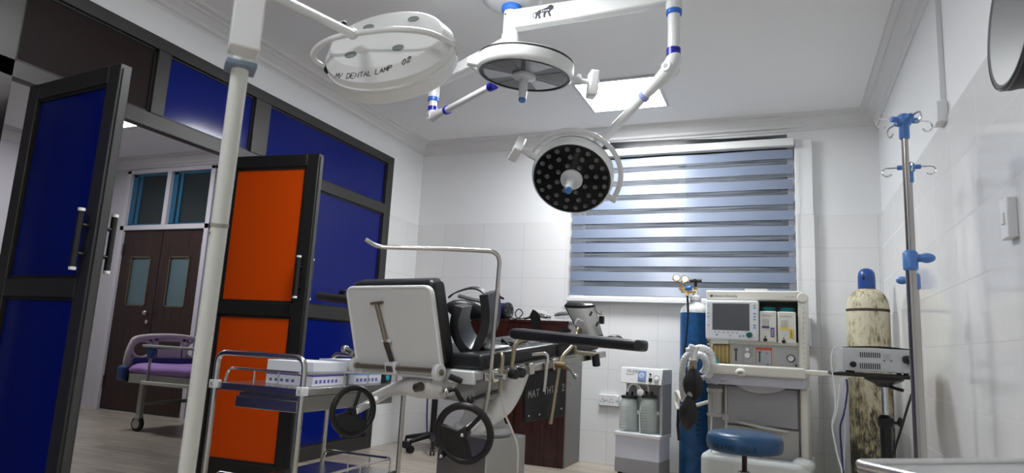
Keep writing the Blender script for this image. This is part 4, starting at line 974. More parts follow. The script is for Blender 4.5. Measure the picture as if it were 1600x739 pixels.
# vaporisers
def vap(x0, y0, x1, y1, lab_m, txt):
    R4 = r_(x0, y0, x1, y1, .05); q = fbox(AM, R4, -.14, .05, 'vaporiser', mat('warm_white', (.68,.68,.63), .4), am, .006)
    w_, h_ = R4[2]-R4[0], R4[3]-R4[1]
    MB(AM).lathe([(w_*.42, 0), (w_*.45, .008), (w_*.45, .022), (w_*.36, .03)], ((R4[0]+R4[2])/2, R4[3], -.02), (0, 1, 0), 28).build('vaporiser_dial', mat('deep_teal', (.0,.10,.10), .3), q)
    MB(AM).span((R4[0]+w_*.18, R4[1]+h_*.50, .049), (R4[0]+w_*.56, R4[1]+h_*.74, .053)).build('sight_window', mat('window_grey', (.48,.47,.42), .3), q, .002)
    MB(AM).span((R4[0]+w_*.14, R4[1]+h_*.44, .049), (R4[0]+w_*.58, R4[1]+h_*.51, .054)).build('agent_band', lab_m, q)
    MB(AM).span((R4[0]+w_*.66, R4[1]+h_*.16, .049), (R4[0]+w_*.88, R4[1]+h_*.46, .053)).build('agent_label', lab_m, q)
    printed(txt, AM @ MX.Translation((R4[0]+w_*.16, R4[1]+h_*.83, .0505)), .014, 'agent_lettering', dgry, q)
    for i in range(4): MB(AM).span((R4[0]+w_*.71, R4[1]+h_*(.20+.06*i), .053), (R4[0]+w_*.83, R4[1]+h_*(.225+.06*i), .0536)).build('label_print', dgry if 'yellow' in lab_m.name else wht2, q)
    MB(AM).lathe([(.012, 0), (.012, .012), (.004, .014)], (R4[0]+w_*.34, R4[1]+h_*.06, .05), (0, 0, 1), 16).build('filler_cap', blk, q)
    MB(AM).cyl((R4[0]+w_*.34, R4[1]+h_*.16, .05), (R4[0]+w_*.34, R4[1]+h_*.16, .056), .005, n=10).build('lock_pin', dgry, q)
vap(1187, 486, 1213, 534, mat('agent_purple', (.09,.04,.20), .4), 'Isoflurane')
vap(1215, 487, 1243, 537, mat('agent_yellow', (.72,.55,.03), .4), 'Sevoflurane')
fbox(AM, r_(1186, 534, 1246, 540, .02), -.2, .0, 'vaporiser_bar', dgry, am)
# bellows assembly at the left
bl = r_(1109, 537, 1139, 573, .02)
fbox(AM, (bl[0], bl[3]-.0, bl[2], bl[3]+.035), -.2, .03, 'bellows_head', wht2, am, .005)
MB(AM).span((bl[0]+.012, shf[3]+.0, -.16), (bl[2], bl[3], .0)).build('bellows_housing', mat('amber_plastic', (.38,.27,.09), .25), am, .012)
bq = am.children[-1]
for k in range(5): MB(AM).span((bl[0]+.03+k*.026, shf[3]+.005, -.001), (bl[0]+.037+k*.026, bl[3]-.01, .004)).build('housing_rib', mat('amber_rib', (.55,.42,.17), .3), bq)
for k in range(6): MB(AM).ball((bl[0]-.002, shf[3]+.05+k*.025, .03), (.014, .009, .014), n=10).build('bead', mat('amber_rib', (.55,.42,.17)), bq)
tx, ty = hit(AM, 1117, 571, .05); MB(AM).lathe([(.034, -.012), (.034, .0), (.018, .02), (.012, .05)], (tx, ty+.012, .05), (0, 1, 0), 20).build('teal_valve', mat('bright_teal', (.0,.34,.36), .3), am)
# absorber canister
cx_, cy_ = hit(AM, 1116, 651, .05); ch = hit(AM, 1116, 606, .05)[1]-cy_
MB(AM).lathe([(.046, 0), (.052, .006), (.052, .02), (.045, .024), (.045, ch-.03), (.052, ch-.026), (.052, ch-.004), (.03, ch)], (cx_, cy_, .03), (0, 1, 0), 28).build('absorber_canister', mat('smoky_canister', (.42,.42,.39), .2), am)
cq = am.children[-1]
for k in range(5): MB(AM).box((cx_-.03+k*.015, cy_+ch*.5, .03+math.sqrt(max(.0001, .045**2-(-.03+k*.015)**2))), (.004, ch*.6, .004)).build('canister_rib', gry_l, cq)
MB(AM).span((cx_-.04, cy_+ch-.005, -.04), (cx_+.05, cy_+ch+.03, .07)).build('absorber_head', mat('absorber_grey', (.16,.16,.15), .4), am, .008)
b = MB(AM); b.tube(catmull([(cx_-.022, cy_, .03), (cx_-.024, cy_-.10, .03), (cx_-.024, cy_-.22, .03), (cx_-.01, cy_-.30, .03), (cx_+.05, cy_-.32, .03)]), .006, 8); b.build('drain_tube', mat('silicone', (.72,.74,.72)), am)
fbox(AM, r_(1122, 686, 1133, 704, .02), -.05, .03, 'drain_block', gry_l, am, .004)
fbox(AM, (cx_+.045, cy_-.02, cx_+.09, cy_+.02), -.1, .02, 'canister_latch', gry_l, am, .004)
fbox(AM, (hit(AM, 1105, 660, -.2)[0], zb, body[0], body[3]), -.44, -.22, 'rear_shell', mat('warm_grey_dark', (.20,.20,.19), .5), am)
# breathing hoses and bags
hose = mat('white_corrugated_hose', (.74,.75,.75), .35)
def corr(pxs, d, r, nm='breathing_hose'):
    P = catmull([at(x, y, dd) for (x, y), dd in zip(pxs, d)], 14); N = len(P)
    return MB().tube(P, r, 10, rf=lambda u: r*(1+.09*math.sin(u*N*1.9))).build(nm, hose, am, sharp=80)
corr([(1104, 590), (1113, 574), (1110, 552), (1097, 544), (1086, 547), (1080, 556), (1086, 566)], [4.38]*7, .024)
corr([(1098, 584), (1104, 572), (1100, 558), (1088, 556), (1080, 572), (1086, 588)], [4.30]*6, .024)
corr([(1082, 548), (1070, 560), (1066, 580), (1066, 605), (1069, 622)], [4.28]*5, .021)
b = MB(); b.tube(catmull([at(1077, 541, 4.22), at(1086, 545, 4.22), at(1084, 558, 4.2), at(1083, 568, 4.18)]), .017, 10); b.cyl(at(1072, 547, 4.22), at(1092, 542, 4.22), .014, n=12); b.build('y_connector', wht2, am)
MB().cyl(at(1083, 562, 4.17), at(1083, 575, 4.17), .022, .024, n=16).build('bag_collar', mat('amber_collar', (.35,.30,.20), .3), am)
def bag(top, bot, r, nm):
    a, c = V(top), V(bot); ax = (c-a); L = ax.length
    prof = [(.014, 0), (.02, L*.06), (r*.62, L*.2), (r*.93, L*.38), (r, L*.52), (r*.86, L*.7), (r*.52, L*.88), (r*.2, L*.97), (.004, L)]
    q = MB(); q.lathe(prof, a, ax, 24)
    for v_ in q.bm.verts: v_.co += rt*0
    return q.build(nm, rub, am, sharp=60)
bag(at(1083, 572, 4.17), at(1083, 628, 4.17), .064, 'breathing_bag')
MB().tube(catmull([at(1083, 572, 4.10), at(1086, 590, 4.095), at(1087, 610, 4.095), at(1084, 626, 4.12)]), .004, 6).build('bag_seam', rub, am.children[-1])
bag(at(1078, 616, 4.14), at(1073, 674, 4.14), .060, 'breathing_bag')
MB().cyl(at(1079, 611, 4.14), at(1078, 620, 4.14), .018, n=14).build('bag_collar', mat('pale_collar', (.45,.52,.50), .3), am)
b = MB(); b.tube(catmull([at(1066, 625, 4.35), at(1058, 612, 4.5), at(1056, 628, 4.5), at(1060, 640, 4.45)]), .014, 10); b.build('cream_scavenge_hose', cream, am)
b = MB(); b.tube([at(1064, 634, 4.3), at(1085, 634, 4.32), at(1106, 628, 4.42)], .012, 10); b.build('bag_arm', cream, am)
b = MB(); b.ribbon([at(1060, 640, 4.2), at(1059, 665, 4.2), at(1061, 688, 4.2)], rt, .018, .006); b.build('tail_strap', rub, am)
b = MB(); b.tube([at(1092, 592, 4.35), at(1100, 590, 4.4), at(1108, 590, 4.42)], .018, 10); b.build('hose_port', lilac, am)
# card lying on top
t = thing('paper_pad', 'small white pad lying on top of the anaesthetic workstation', 'paper pad', AM @ V((hit(AM, 1182, 450, -.1)[0], td[3], -.1)))
q = rect(AM, 1166, 447, 1199, 452, -.1); MB(AM).span((q[0], td[3]+.001, -.2), (q[2], td[3]+.016, -.04)).build('pages', wht2, t, .002)
MB(AM).span((q[0]-.004, td[3]+.016, -.203), (q[2]+.004, td[3]+.019, -.037)).build('cover', wht, t)
t = thing('wall_plate', 'grey plastic box on the wall beside the anaesthetic workstation', 'wall box', (onY(1257, 520, YB-.06).x, YB-.06, onY(1257, 520, YB-.06).z))
p = onY(1257, 520, YB-.06); MB().span((p.x-.02, YB-.095, p.z-.10), (p.x+.05, YB-.058, p.z+.11)).build('housing', lilac, t, .005)

# ================================================================== STOOL
sc0 = at(1163, 683, 3.12); sx, sy = sc0.x, sc0.y
st = thing('round_stool', 'round blue vinyl stool in front of the anaesthetic workstation', 'stool', (sx, sy, 0))
ztp = .553; R = .172
MB().lathe([(.0, ztp), (R*.75, ztp+.002), (R*.93, ztp-.006), (R, ztp-.024), (R*1.005, ztp-.055), (R*.97, ztp-.078), (R*.9, ztp-.086), (0, ztp-.086)], (sx, sy, 0), (0, 0, 1), 48).build('seat', stoolblue, st, sharp=70)
b = MB(); b.lathe([(.06, ztp-.084), (.052, ztp-.094), (.022, ztp-.10)], (sx, sy, 0), (0, 0, 1), 20); b.build('seat_plate', blk, st)
MB().cyl((sx, sy, .30), (sx, sy, ztp-.09), .012, n=14).build('screw_spindle', mat('dark_rusty_steel', (.05,.03,.03), .4, .8), st)
b = MB(); b.lathe([(.02, .38), (.028, .375), (.028, .32), (.02, .315), (.02, .12)], (sx, sy, 0), (0, 0, 1), 20); b.build('hub', chrome, st)
for k in range(4):
    a = R_(45+90*k); b = MB(); b.tube(fillet([(sx+.02*math.cos(a), sy+.02*math.sin(a), .34), (sx+.15*math.cos(a), sy+.15*math.sin(a), .30), (sx+.2*math.cos(a), sy+.2*math.sin(a), .012)], .06), .011, 10); b.build('leg', chrome, st)
    MB().cyl((sx+.2*math.cos(a), sy+.2*math.sin(a), 0), (sx+.2*math.cos(a), sy+.2*math.sin(a), .03), .015, n=12).build('rubber_foot', rub, st.children[-1])
a0 = math.atan2(-sy, -sx)
def stool_side(u, v): a = a0-.95+u/R; return V((sx+(R*1.006)*math.cos(a), sy+(R*1.006)*math.sin(a), ztp-.068+v))
write(stool_side, 'THEATRE SC 1', .021, .0013, 'marker_lettering', mat('ink_on_vinyl', (.003,.007,.022), .6), st, 1.3)

# ================================================================== ELECTROSURGICAL UNIT ON ITS STAND
EM = face_frame(V((onY(1375, 565, 3.6).x, 3.6, 0)), 0)
er = rect(EM, 1317, 545, 1432, 583, 0); tz = er[1]-.022
px_ = hit(EM, 1383, 640, -.14)[0]
es = thing('equipment_stand', 'black height-adjustable stand carrying the grey electrosurgical box', 'stand', EM @ V((px_, 0, -.14)))
tr_ = rect(EM, 1299, 586, 1441, 592, .02)
b = MB(EM @ MX(((1,0,0,0),(0,0,1,0),(0,1,0,0),(0,0,0,1)))); b.prism(rrect(tr_[0], -.30, min(tr_[2], .33), .03, .04), MX.Identity(4), .018, tz-.0); b.build('tray', blk, es, .005)
MB(EM).lathe([(.09, tz), (.085, tz-.012), (.045, tz-.03), (.030, tz-.045), (.0, tz-.045)], (px_, 0, -.14), (0, 1, 0), 24).build('tray_hub', blk, es)
b = MB(EM); b.cyl((px_, .55, -.14), (px_, tz-.03, -.14), .0145, n=16); b.build('pole', chrome, es)
b = MB(EM); b.cyl((px_, .07, -.14), (px_, hit(EM, 1384, 662, -.14)[1], -.14), .027, n=20); b.build('outer_tube', blk, es)
zc = hit(EM, 1384, 658, -.14)[1]; b = MB(EM); b.lathe([(.030, -.03), (.036, -.02), (.036, .015), (.028, .025), (.02, .03)], (px_, zc, -.14), (0, 1, 0), 20); b.build('locking_collar', blk, es)
b = MB(EM); b.cyl((px_+.03, zc-.005, -.14), (px_+.055, zc-.005, -.14), .008, n=10); b.ball((px_+.062, zc, -.14), (.014, .024, .018), n=12); b.build('locking_knob', blk, es)
b = MB(EM); b.tube([(px_+.01, tz-.035, -.12), (px_+.05, tz-.05, -.10), (px_+.075, tz-.055, -.09)], .008, 8); b.build('tilt_lever', blk, es)
b = MB(EM); hx0 = .315; b.tube(fillet([(hx0, tz-.025, -.05), (hx0+.05, tz-.025, -.05), (hx0+.05, tz+.05, -.05), (hx0, tz+.05, -.05)], .02), .008, 10, True); b.build('tray_handle', mat('pewter', (.25,.25,.24), .3, .7), es)
for k in range(5):
    a = R_(18+72*k); q = MB(EM); q.tube([(px_+.02*math.cos(a), .075, -.14+.02*math.sin(a)), (px_+.15*math.cos(a), .055, -.14+.15*math.sin(a))], .016, 10); q.build('leg', blk, es)
    MB(EM).cyl((px_+.15*math.cos(a)-.01, .025, -.14+.15*math.sin(a)), (px_+.15*math.cos(a)+.01, .025, -.14+.15*math.sin(a)), .025, n=16).build('castor', rub, es.children[-1])
eu = thing('electrosurgical_unit', 'grey metal electrosurgical box with slotted back on the black stand', 'medical device', EM @ V(((er[0]+er[2])/2, tz+.018, -.13)))
MB(EM).span((er[0], tz+.026, -.27), (er[2], er[3], 0)).build('case', sil, eu, .003)
for x in (er[0]+.04, er[2]-.04):
    for n in (-.03, -.24): MB(EM).cyl((x, tz+.0185, n), (x, tz+.027, n), .012, n=12).build('rubber_foot', rub, eu)
b = MB(EM @ MX(((1,0,0,0),(0,0,1,0),(0,1,0,0),(0,0,0,1)))); 
MB(EM).sheet(lambda u, v: (er[0]+(er[2]-er[0])*(.0+1*u), er[3]+.002+.010*math.sin(PI*u)*(1-.2*v), -.01-.22*v), 10, 4, .003).build('lid', blk, eu)
for ya, yb in ((550, 558), (567, 576)):
    for k in range(10):
        q = rect(EM, 1343.5+3.35*k, ya+.15*k, 1345.2+3.35*k, yb+.15*k, 0); MB(EM).span((q[0], q[1], -.002), (q[2], q[3], .0012)).build('vent_slot', blk, eu)
x, y = hit(EM, 1333, 569, 0); MB(EM).lathe([(.014, 0), (.014, .012), (.010, .016)], (x, y, 0), (0, 0, 1), 18).build('fuse_knob', blk, eu)
for k in range(4):
    q = rect(EM, 1380, 554+2.6*k, 1392-1.5*(k % 2), 555.3+2.6*k, 0); MB(EM).span((q[0], q[1], -.001), (q[2], q[3], .0008)).build('rating_print', gry, eu)
for px in (1381.5, 1392.5): x, y = hit(EM, px, 564, 0); MB(EM).cyl((x, y, 0), (x, y, .001), .004, n=12).build('rating_symbol', dgry, eu)
x, y = hit(EM, 1420, 562, 0); MB(EM).prism([(x-.026, y-.012), (x-.016, y-.02), (x+.016, y-.02), (x+.026, y-.012), (x+.026, y+.012), (x+.016, y+.018), (x-.016, y+.018), (x-.026, y+.012)], MX.Identity(4), .022).build('power_inlet', blk, eu, .003)
P = [EM @ V((x+.005, y, .02)), EM @ V((x+.012, y-.03, .045)), EM @ V((x+.014, y-.10, .05)), onY(1420, 630, 3.55), onY(1408, 670, 3.56), onY(1394, 716, 3.6), onY(1385, 760, 3.65)]
b = MB(); b.tube(catmull(P), .0055, 8); b.tube([EM @ V((x, y, .018)), EM @ V((x+.006, y-.004, .035)), EM @ V((x+.012, y-.025, .045))], .010, 10); b.build('power_cord', rub, eu)
t = thing('cable_bundle', 'thin white and dark blue cables hanging beside the black stand', 'cables', onY(1316, 739, 3.52)); t.location.z = 0; WL[t.name] = V(t.location)
bot = onY(1317, 745, 3.54); fl = V((bot.x+.03, 3.50, .006))
for nm, mm_, r, pts in (('white_cable', wht2, .0032, ((1317, 544), (1304, 543), (1298, 562), (1303, 600), (1305, 640), (1300, 664), (1307, 705), (1316, 740))),
                        ('white_cable', wht2, .003, ((1312, 600), (1308, 640), (1302, 660), (1301, 672), (1309, 710), (1317, 740))),
                        ('blue_cable', mat('navy_cable', (.02,.025,.10), .4), .0045, ((1323, 592), (1324, 612), (1319, 645), (1313, 668), (1315, 705), (1318, 742))),
                        ('lilac_cable', mat('lilac_cable', (.48,.48,.58), .4), .0035, ((1320, 592), (1318, 620), (1321, 650), (1320, 690), (1318, 742)))):
    MB().tube(catmull([onY(x, y, 3.54) for x, y in pts]+[V((bot.x, 3.53, .3)), V((bot.x+.01, 3.52, .05)), fl]), r, 7).build(nm, mm_, t)

# ================================================================== CREAM CYLINDER
wc = onY(1357, 520, 4.93)
wcx, wcy, wr_ = wc.x, 4.93, .128
def zw(px, py): return onY(px, py, wcy-.05).z
t = thing('cream_gas_cylinder', 'tall worn cream gas cylinder with a blue cap in the tiled corner', 'gas cylinder', (wcx, wcy, 0))
zs = zw(1355, 484); zk = zw(1352, 450); zc = zw(1352, 418)
prof = [(wr_*.94, 0), (wr_, .03), (wr_, zs)]+[(.045+(wr_-.045)*math.cos(a)**.9, zs+(zk-zs)*.96*math.sin(a)) for a in [R_(11*i) for i in range(1, 8)]]+[(.044, zk)]
MB().lathe(prof, (wcx, wcy, 0), (0, 0, 1), 48).build('cylinder_body', rust_mat(), t)
MB().lathe([(wr_+.0005, zs-.012), (wr_+.0016, zs-.005), (wr_+.0016, zs+.001), (wr_+.0005, zs+.006)], (wcx, wcy, 0), (0, 0, 1), 48, closed=False).build('rusty_weld_ring', mat('rust_brown', (.06,.04,.025), .7, noise=(60, .6)), t)
hc = zc-zk
cq = MB().lathe([(.050, zk-.012), (.053, zk), (.053, zk+hc*.55), (.049, zk+hc*.78), (.036, zk+hc*.93), (.016, zk+hc), (0, zk+hc)], (wcx, wcy, 0), (0, 0, 1), 32).build('valve_cap', mat('blue_cap_paint', (.018,.07,.28), .3), t)
a = math.atan2(-wcy, -wcx)-.35; MB().ball((wcx+.051*math.cos(a), wcy+.051*math.sin(a), zk+hc*.52), (.010, .010, .018), n=12).build('vent_hole', blk, cq)
MB().lathe([(.051, zk-.014), (.0545, zk-.010), (.0545, zk-.002), (.051, zk+.0)], (wcx, wcy, 0), (0, 0, 1), 32).build('cap_seat', rub, cq)

# ================================================================== DRIP STANDS
def iv_stand(p, label, rot):
    p = V((p[0], p[1], 0)); t = thing('drip_stand', label, 'drip stand', p, 'drip stands')
    b = MB(); b.cyl(p+UP*.07, p+UP*1.235, .0155, n=20); b.build('lower_pole', mat('brushed_pole', (.42,.40,.38), .25, 1.), t)
    MB().cyl(p+UP*1.2, p+UP*1.69, .0105, n=16).build('upper_pole', mat('brushed_pole', (.42,.40,.38)), t)
    b = MB(); b.lathe([(.017, 1.205), (.022, 1.21), (.022, 1.262), (.016, 1.27), (.0105, 1.272)], p, (0, 0, 1), 20)
    d = V((math.cos(rot-.5), math.sin(rot-.5), 0)); c = p+UP*1.245
    b.cyl(c, c+d*.035, .013, n=14); b.ball(c+d*.045, (.025, .017, .016), MX.Rotation(rot-.5, 3, 'Z'), 16); b.build('clamp_knob', blu_m, t)
    b = MB(); b.lathe([(.014, 1.645), (.016, 1.65), (.016, 1.69), (.021, 1.692), (.023, 1.70), (.023, 1.72), (.016, 1.729), (0, 1.731)], p, (0, 0, 1), 20)
    for k in range(4): a = rot+k*PI/2; e = V((math.cos(a), math.sin(a), 0)); b.cyl(p+UP*1.711+e*.02, p+UP*1.711+e*.042, .010, n=10)
    b.build('hook_hub', blu_m, t)
    for k in range(4):
        a = rot+k*PI/2; e = V((math.cos(a), math.sin(a), 0)); z = UP
        pts = [p+UP*1.711+e*.04, p+UP*1.711+e*.075]+[p+UP*(1.711-.0175)+e*(.078)+(e*math.sin(q)+UP*math.cos(q))*.0175 for q in [R_(20+22*i) for i in range(11)]]
        MB().tube(pts, .0032, 8).build('hook', chrome, t)
    for k in range(5):
        a = rot+R_(72*k+20); e = V((math.cos(a), math.sin(a), 0)); q = MB(); q.tube([p+UP*.085+e*.015, p+UP*.06+e*.15], .012, 8); q.build('leg', steel, t)
        MB().cyl(p+UP*.022+e*.15-e.cross(UP)*.01, p+UP*.022+e*.15+e.cross(UP)*.01, .022, n=14).build('castor', rub, t.children[-1])
    MB().lathe([(.0155, .13), (.03, .12), (.03, .06), (.0, .06)], p, (0, 0, 1), 18).build('base_hub', blk, t)
    return t
q = onZ(1419, 206, 1.711); r1 = math.atan2(rt.y, rt.x)
iv1 = iv_stand(at(1412, 190, 2.2), 'steel drip stand with blue hook head, nearer of the two by the tiled wall', r1)
p2 = at(1420, 260, 2.72); iv2 = dup(iv1, (p2.x, p2.y, 0), 'steel drip stand with blue hook head, hidden behind the nearer stand'); iv2.rotation_euler.z = R_(155)

# ================================================================== STEEL TABLE IN FRONT
ta = V((.122, 1.434, 0)); dx_ = V((.754, .656, 0)).normalized(); dy_ = V((dx_.y, -dx_.x, 0))
TM = MX((dx_, dy_, -UP)).transposed().to_4x4(); TM.translation = ta+UP*.72     # x along far edge, y towards camera, z down
t = thing('instrument_table', 'steel instrument table at the bottom of the view below the drip stands', 'table', ta+dx_*.23+dy_*.14)
b = MB(TM); b.span((0, 0, .004), (.50, .30, .02)); b.build('table_top', mat('brushed_top', (.62,.62,.61), .35, 1.), t, .006)
b = MB(TM); b.tube([(p[0], p[1], .002) for p in rrect(0, 0, .50, .30, .02)], .008, 10, True); b.build('rolled_rim', mat('brushed_top', (.62,.62,.61)), t)
for x in (.03, .47):
    for y in (.03, .27):
        MB(TM).cyl((x, y, .015), (x, y, .68), .0125, n=14).build('leg', steel, t)
        MB(TM).cyl((x-.01, y, .685), (x+.01, y, .685), .035, n=18).build('castor', rub, t.children[-1])

# ================================================================== HOSPITAL BED IN THE WARD
X0, X1, Y0, Y1 = -5.40, -3.62, 4.24, 5.10
t = thing('hospital_bed', 'ward bed with purple mattress and pale end board seen through the doorway', 'bed', ((X0+X1)/2, (Y0+Y1)/2, 0))
bp_ = mat('pinkish_white_plastic', (.52,.47,.48), .4)
b = MB(); b.span((X0+.03, Y0, .41), (X1, Y0+.04, .49)); b.span((X0+.03, Y1-.04, .41), (X1, Y1, .49)); b.span((X0+.03, Y0, .41), (X0+.07, Y1, .49)); b.span((X1-.04, Y0, .41), (X1, Y1, .49)); b.span((X0+.03, Y0, .46), (X1, Y1, .475))
b.build('bed_frame', mat('grey_cream_metal', (.42,.42,.38), .45), t, .006)
# end board with two round and one long opening: outline in (y, z)
EB = basis((X0, 0, 0), (0, 1, 0), (0, 0, 1))
def board():
    outer = [(Y0+.02, .50), (Y0+.0, .60), (Y0+.03, .74), (Y0+.10, .80), (Y0+.43, .825), (Y1-.10, .80), (Y1-.03, .74), (Y1, .60), (Y1-.02, .50)]
    b = MB(EB); cv_ = catmull([(p[0], p[1], 0) for p in outer], 5)
    b.tube(cv_+[], .026, 10)
    b.span((Y0+.03, .49, -.012), (Y1-.03, .63, .012)); 
    for y0, y1, z0, z1 in ((Y0+.24, Y0+.30, .62, .81), (Y1-.30, Y1-.24, .62, .81), (Y0+.28, Y1-.28, .62, .70), (Y0+.25, Y1-.25, .775, .82)): b.span((y0, z0, -.012), (y1, z1, .012))
    for yy in (Y0+.14, Y1-.14): b.tube([(yy+.10*math.cos(2*PI*i/24), .70+.078*math.sin(2*PI*i/24), 0) for i in range(24)], .016, 8, True)
    return b
board().build('end_board', bp_, t, .004)
MB(EB).span((Y0+.05, .49, .02), (Y1-.05, .62, .03)).build('blue_insert', mat('royal_blue_plastic', (.01,.025,.20), .4), t, .004)
for y in (Y0-.005, Y1+.005): MB().box((X0-.005, y, .49), (.09, .07, .13)).build('corner_bumper', mat('blue_bumper', (.02,.07,.22), .4), t, .02)
def matt(u, v): 
    return (X0+.035+(X1-X0-.055)*u, Y0-.012+(Y1-Y0)*v, .572+.012*math.sin(u*23)*math.sin(v*7+u*9)-.05*max(0, abs(2*v-1)-.86)/.14)
MB().sheet(matt, 40, 20, .09).build('mattress', mat('purple_sheet', (.36,.20,.50), .6), t, .02)
pr_ = X0+.33
b = MB(); b.cyl((pr_, Y0-.03, .44), (pr_, Y0-.03, .70), .012, n=12); b.build('side_rail_post', steel, t)
b = MB(); b.prism([(-.05, .0), (.05, .0), (.025, -.09), (-.025, -.09)], basis((pr_, Y0-.012, .725), (1, 0, 0), (0, 0, 1)), .035); b.build('rail_joint', mat('blue_bumper', (.02,.07,.22)), t, .006)
MB().span((pr_-.10, Y0-.05, .725), (X1-.3, Y0-.01, .75)).build('side_rail_bar', gry_l, t, .008)
MB().span((pr_-.06, Y0-.045, .41), (pr_+.5, Y0, .44)).build('rail_base', cream, t, .005)
for x, y in ((X0+.18, Y0+.06), (X0+.18, Y1-.06), (X1-.2, Y0+.06), (X1-.2, Y1-.06)):
    q = MB().span((x-.025, y-.02, .12), (x+.025, y+.02, .42)).build('leg', mat('grey_cream_metal', (.42,.42,.38)), t, .006)
    MB().cyl((x-.006, y-.016, .065), (x-.006, y+.016, .065), .064, n=24).build('castor_wheel', rub, q, .006)
    MB().cyl((x-.006, y-.022, .065), (x-.006, y+.022, .065), .040, n=20).build('wheel_hub', gry_l, q)
    MB().box((x-.004, y, .118), (.07, .05, .03)).build('castor_hood', gry_l, q, .008)
for x in (X0+.18, X1-.2): MB().span((x-.015, Y0+.06, .22), (x+.015, Y1-.06, .25)).build('cross_brace', mat('grey_cream_metal', (.42,.42,.38)), t)

# ================================================================== BLACK CASTOR STAND BY THE WALL
p = V((onZ(688, 690, 0).x, 5.10, 0)); p.x = onY(690, 640, 5.10).x-.07
t = thing('castor_stand', 'black star-based stand on castors against the wall behind the operating table', 'stand', p)
for k, a in enumerate((186, 252, 300, 40, 110)):
    a = R_(a); e = V((math.cos(a), math.sin(a), 0)); q = MB(); q.tube([p+UP*.13+e*.02, p+UP*.09+e*.24], .02, 10, rf=lambda u: .024-.008*u); q = q.build('leg', blk, t)
    b = MB(); w_ = e.cross(UP)*.02
    for s in (-1, 1): b.cyl(p+e*.24+UP*.03+w_*(.3*s), p+e*.24+UP*.03+w_*s, .03, n=16)
    b.cyl(p+e*.24+UP*.03, p+e*.24+UP*.085, .010, n=8); b.build('castor', blk, q)
MB().cyl(p+UP*.09, p+UP*.42, .026, n=16).build('outer_tube', blk, t)
MB().cyl(p+UP*.40, p+UP*.98, .013, n=14).build('inner_tube', chrome, t)
MB().cyl(p+UP*.97, p+UP*1.01, .12, n=28).build('top_plate', blk, t, .006)
MB().tube(catmull([p+V((-.03, -.04, .95)), p+V((-.045, -.05, .6)), p+V((-.04, -.05, .3)), p+V((-.02, -.05, .1))]), .007, 8).build('blue_cable', mat('navy_cable', (.02,.025,.10)), t)

# ================================================================== CEILING OPERATING LIGHT
CC = V((-1.335, 3.048, 0))
L_ = thing('ceiling_operating_light', 'ceiling-mounted twin operating light with two round lamp heads on jointed arms', 'operating light', (CC.x, CC.y, ZC))
MB().lathe([(.175, ZC), (.175, ZC-.012), (.165, ZC-.045), (.13, ZC-.075), (.07, ZC-.088), (0, ZC-.088)], CC, (0, 0, 1), 48).build('ceiling_canopy', wht, L_)
MB().lathe([(.052, ZC-.085), (.055, ZC-.09), (.055, ZC-.112), (.05, ZC-.118)], CC, (0, 0, 1), 32).build('blue_collar', blu_ring, L_)
MB().cyl(CC+UP*2.40, CC+UP*(ZC-.112), .041, n=28).build('column', wht, L_, .004)
for z in (2.655, 2.50): MB().ball(CC+V((-.018, -.037, z)), (.005,.005,.005), n=8).build('set_screw', blk, L_.children[-1])
eR = V((-.466, 3.03, 0)); eL = V((-1.985, 3.40, 0))
def arm(e, z0, z1):
    d = (e-CC).normalized(); sd = d.cross(UP); T = MX((d, sd, UP)).transposed().to_4x4(); T.translation = CC
    Ln = (e-CC).length
    b = MB(T); rings = []
    for u, k in ((.0, 1), (.5, .9), (1, .8)):
        h = (z1-z0)/2*k; c = (z0+z1)/2; w_ = .034*k
        rings.append([b._v((Ln*u, y, c+z)) for y, z in ((-w_, -h), (w_, -h), (w_, h), (-w_, h))])
    b.loft(rings); return b.build('horizontal_arm', wht, L_, .008), T, Ln
aR, TR_, LR = arm(eR, 2.575, 2.682); aL, TL_, LL = arm(eL, 2.455, 2.535)
MB().cyl(CC+UP*2.44, CC+UP*2.548, .046, n=28).build('arm_hub', wht, L_, .004)
# dark lion-shaped mark on the arm
lion = [[(0,.8),(-.5,1.4),(-.9,1.2),(-.9,.7),(-.5,.5)], []]
LM = MX((TR_.col[0].xyz, UP, TR_.col[0].xyz.cross(UP))).transposed().to_4x4()
mk = LM.copy(); mk.translation = CC+TR_.col[0].xyz*.155+UP*2.60+TR_.col[0].xyz.cross(UP)*.0335
s = .0165
body = [(0,2.1),(1.2,2.9),(2.6,3.1),(4.0,3.5),(4.6,4.1),(5.4,4.1),(6.0,3.6),(6.1,2.9),(5.6,2.4),(5.2,2.3),(4.9,1.6),(5.2,.9),(5.4,.2),(4.7,.2),(4.4,1.1),(4.0,1.9),(3.7,1.7),(3.4,.8),(3.5,.1),(2.8,.1),(2.7,1.0),(2.8,1.9),(1.9,1.9),(1.5,1.2),(1.9,.5),(1.8,.0),(1.1,.0),(1.1,.7),(.7,1.1),(.6,.2),(-.1,.1),(.1,1.0)]
MB(mk).prism([(x*s, y*s) for x, y in body], MX.Identity(4), .0012).build('lion_emblem', ink, aR)
MB(mk).tube([(s*(.2-1.0*math.sin(R_(a))), s*(1.4+.9*math.cos(R_(a))), .0006) for a in range(0, 190, 15)], .0022, 5).build('emblem_tail', ink, aR)
for k in range(4): MB(mk).span(((1.9+.75*k)*s, 2.25*s, .0010), ((2.3+.75*k)*s, 2.65*s, .0018)).build('emblem_notch', wht, aR)
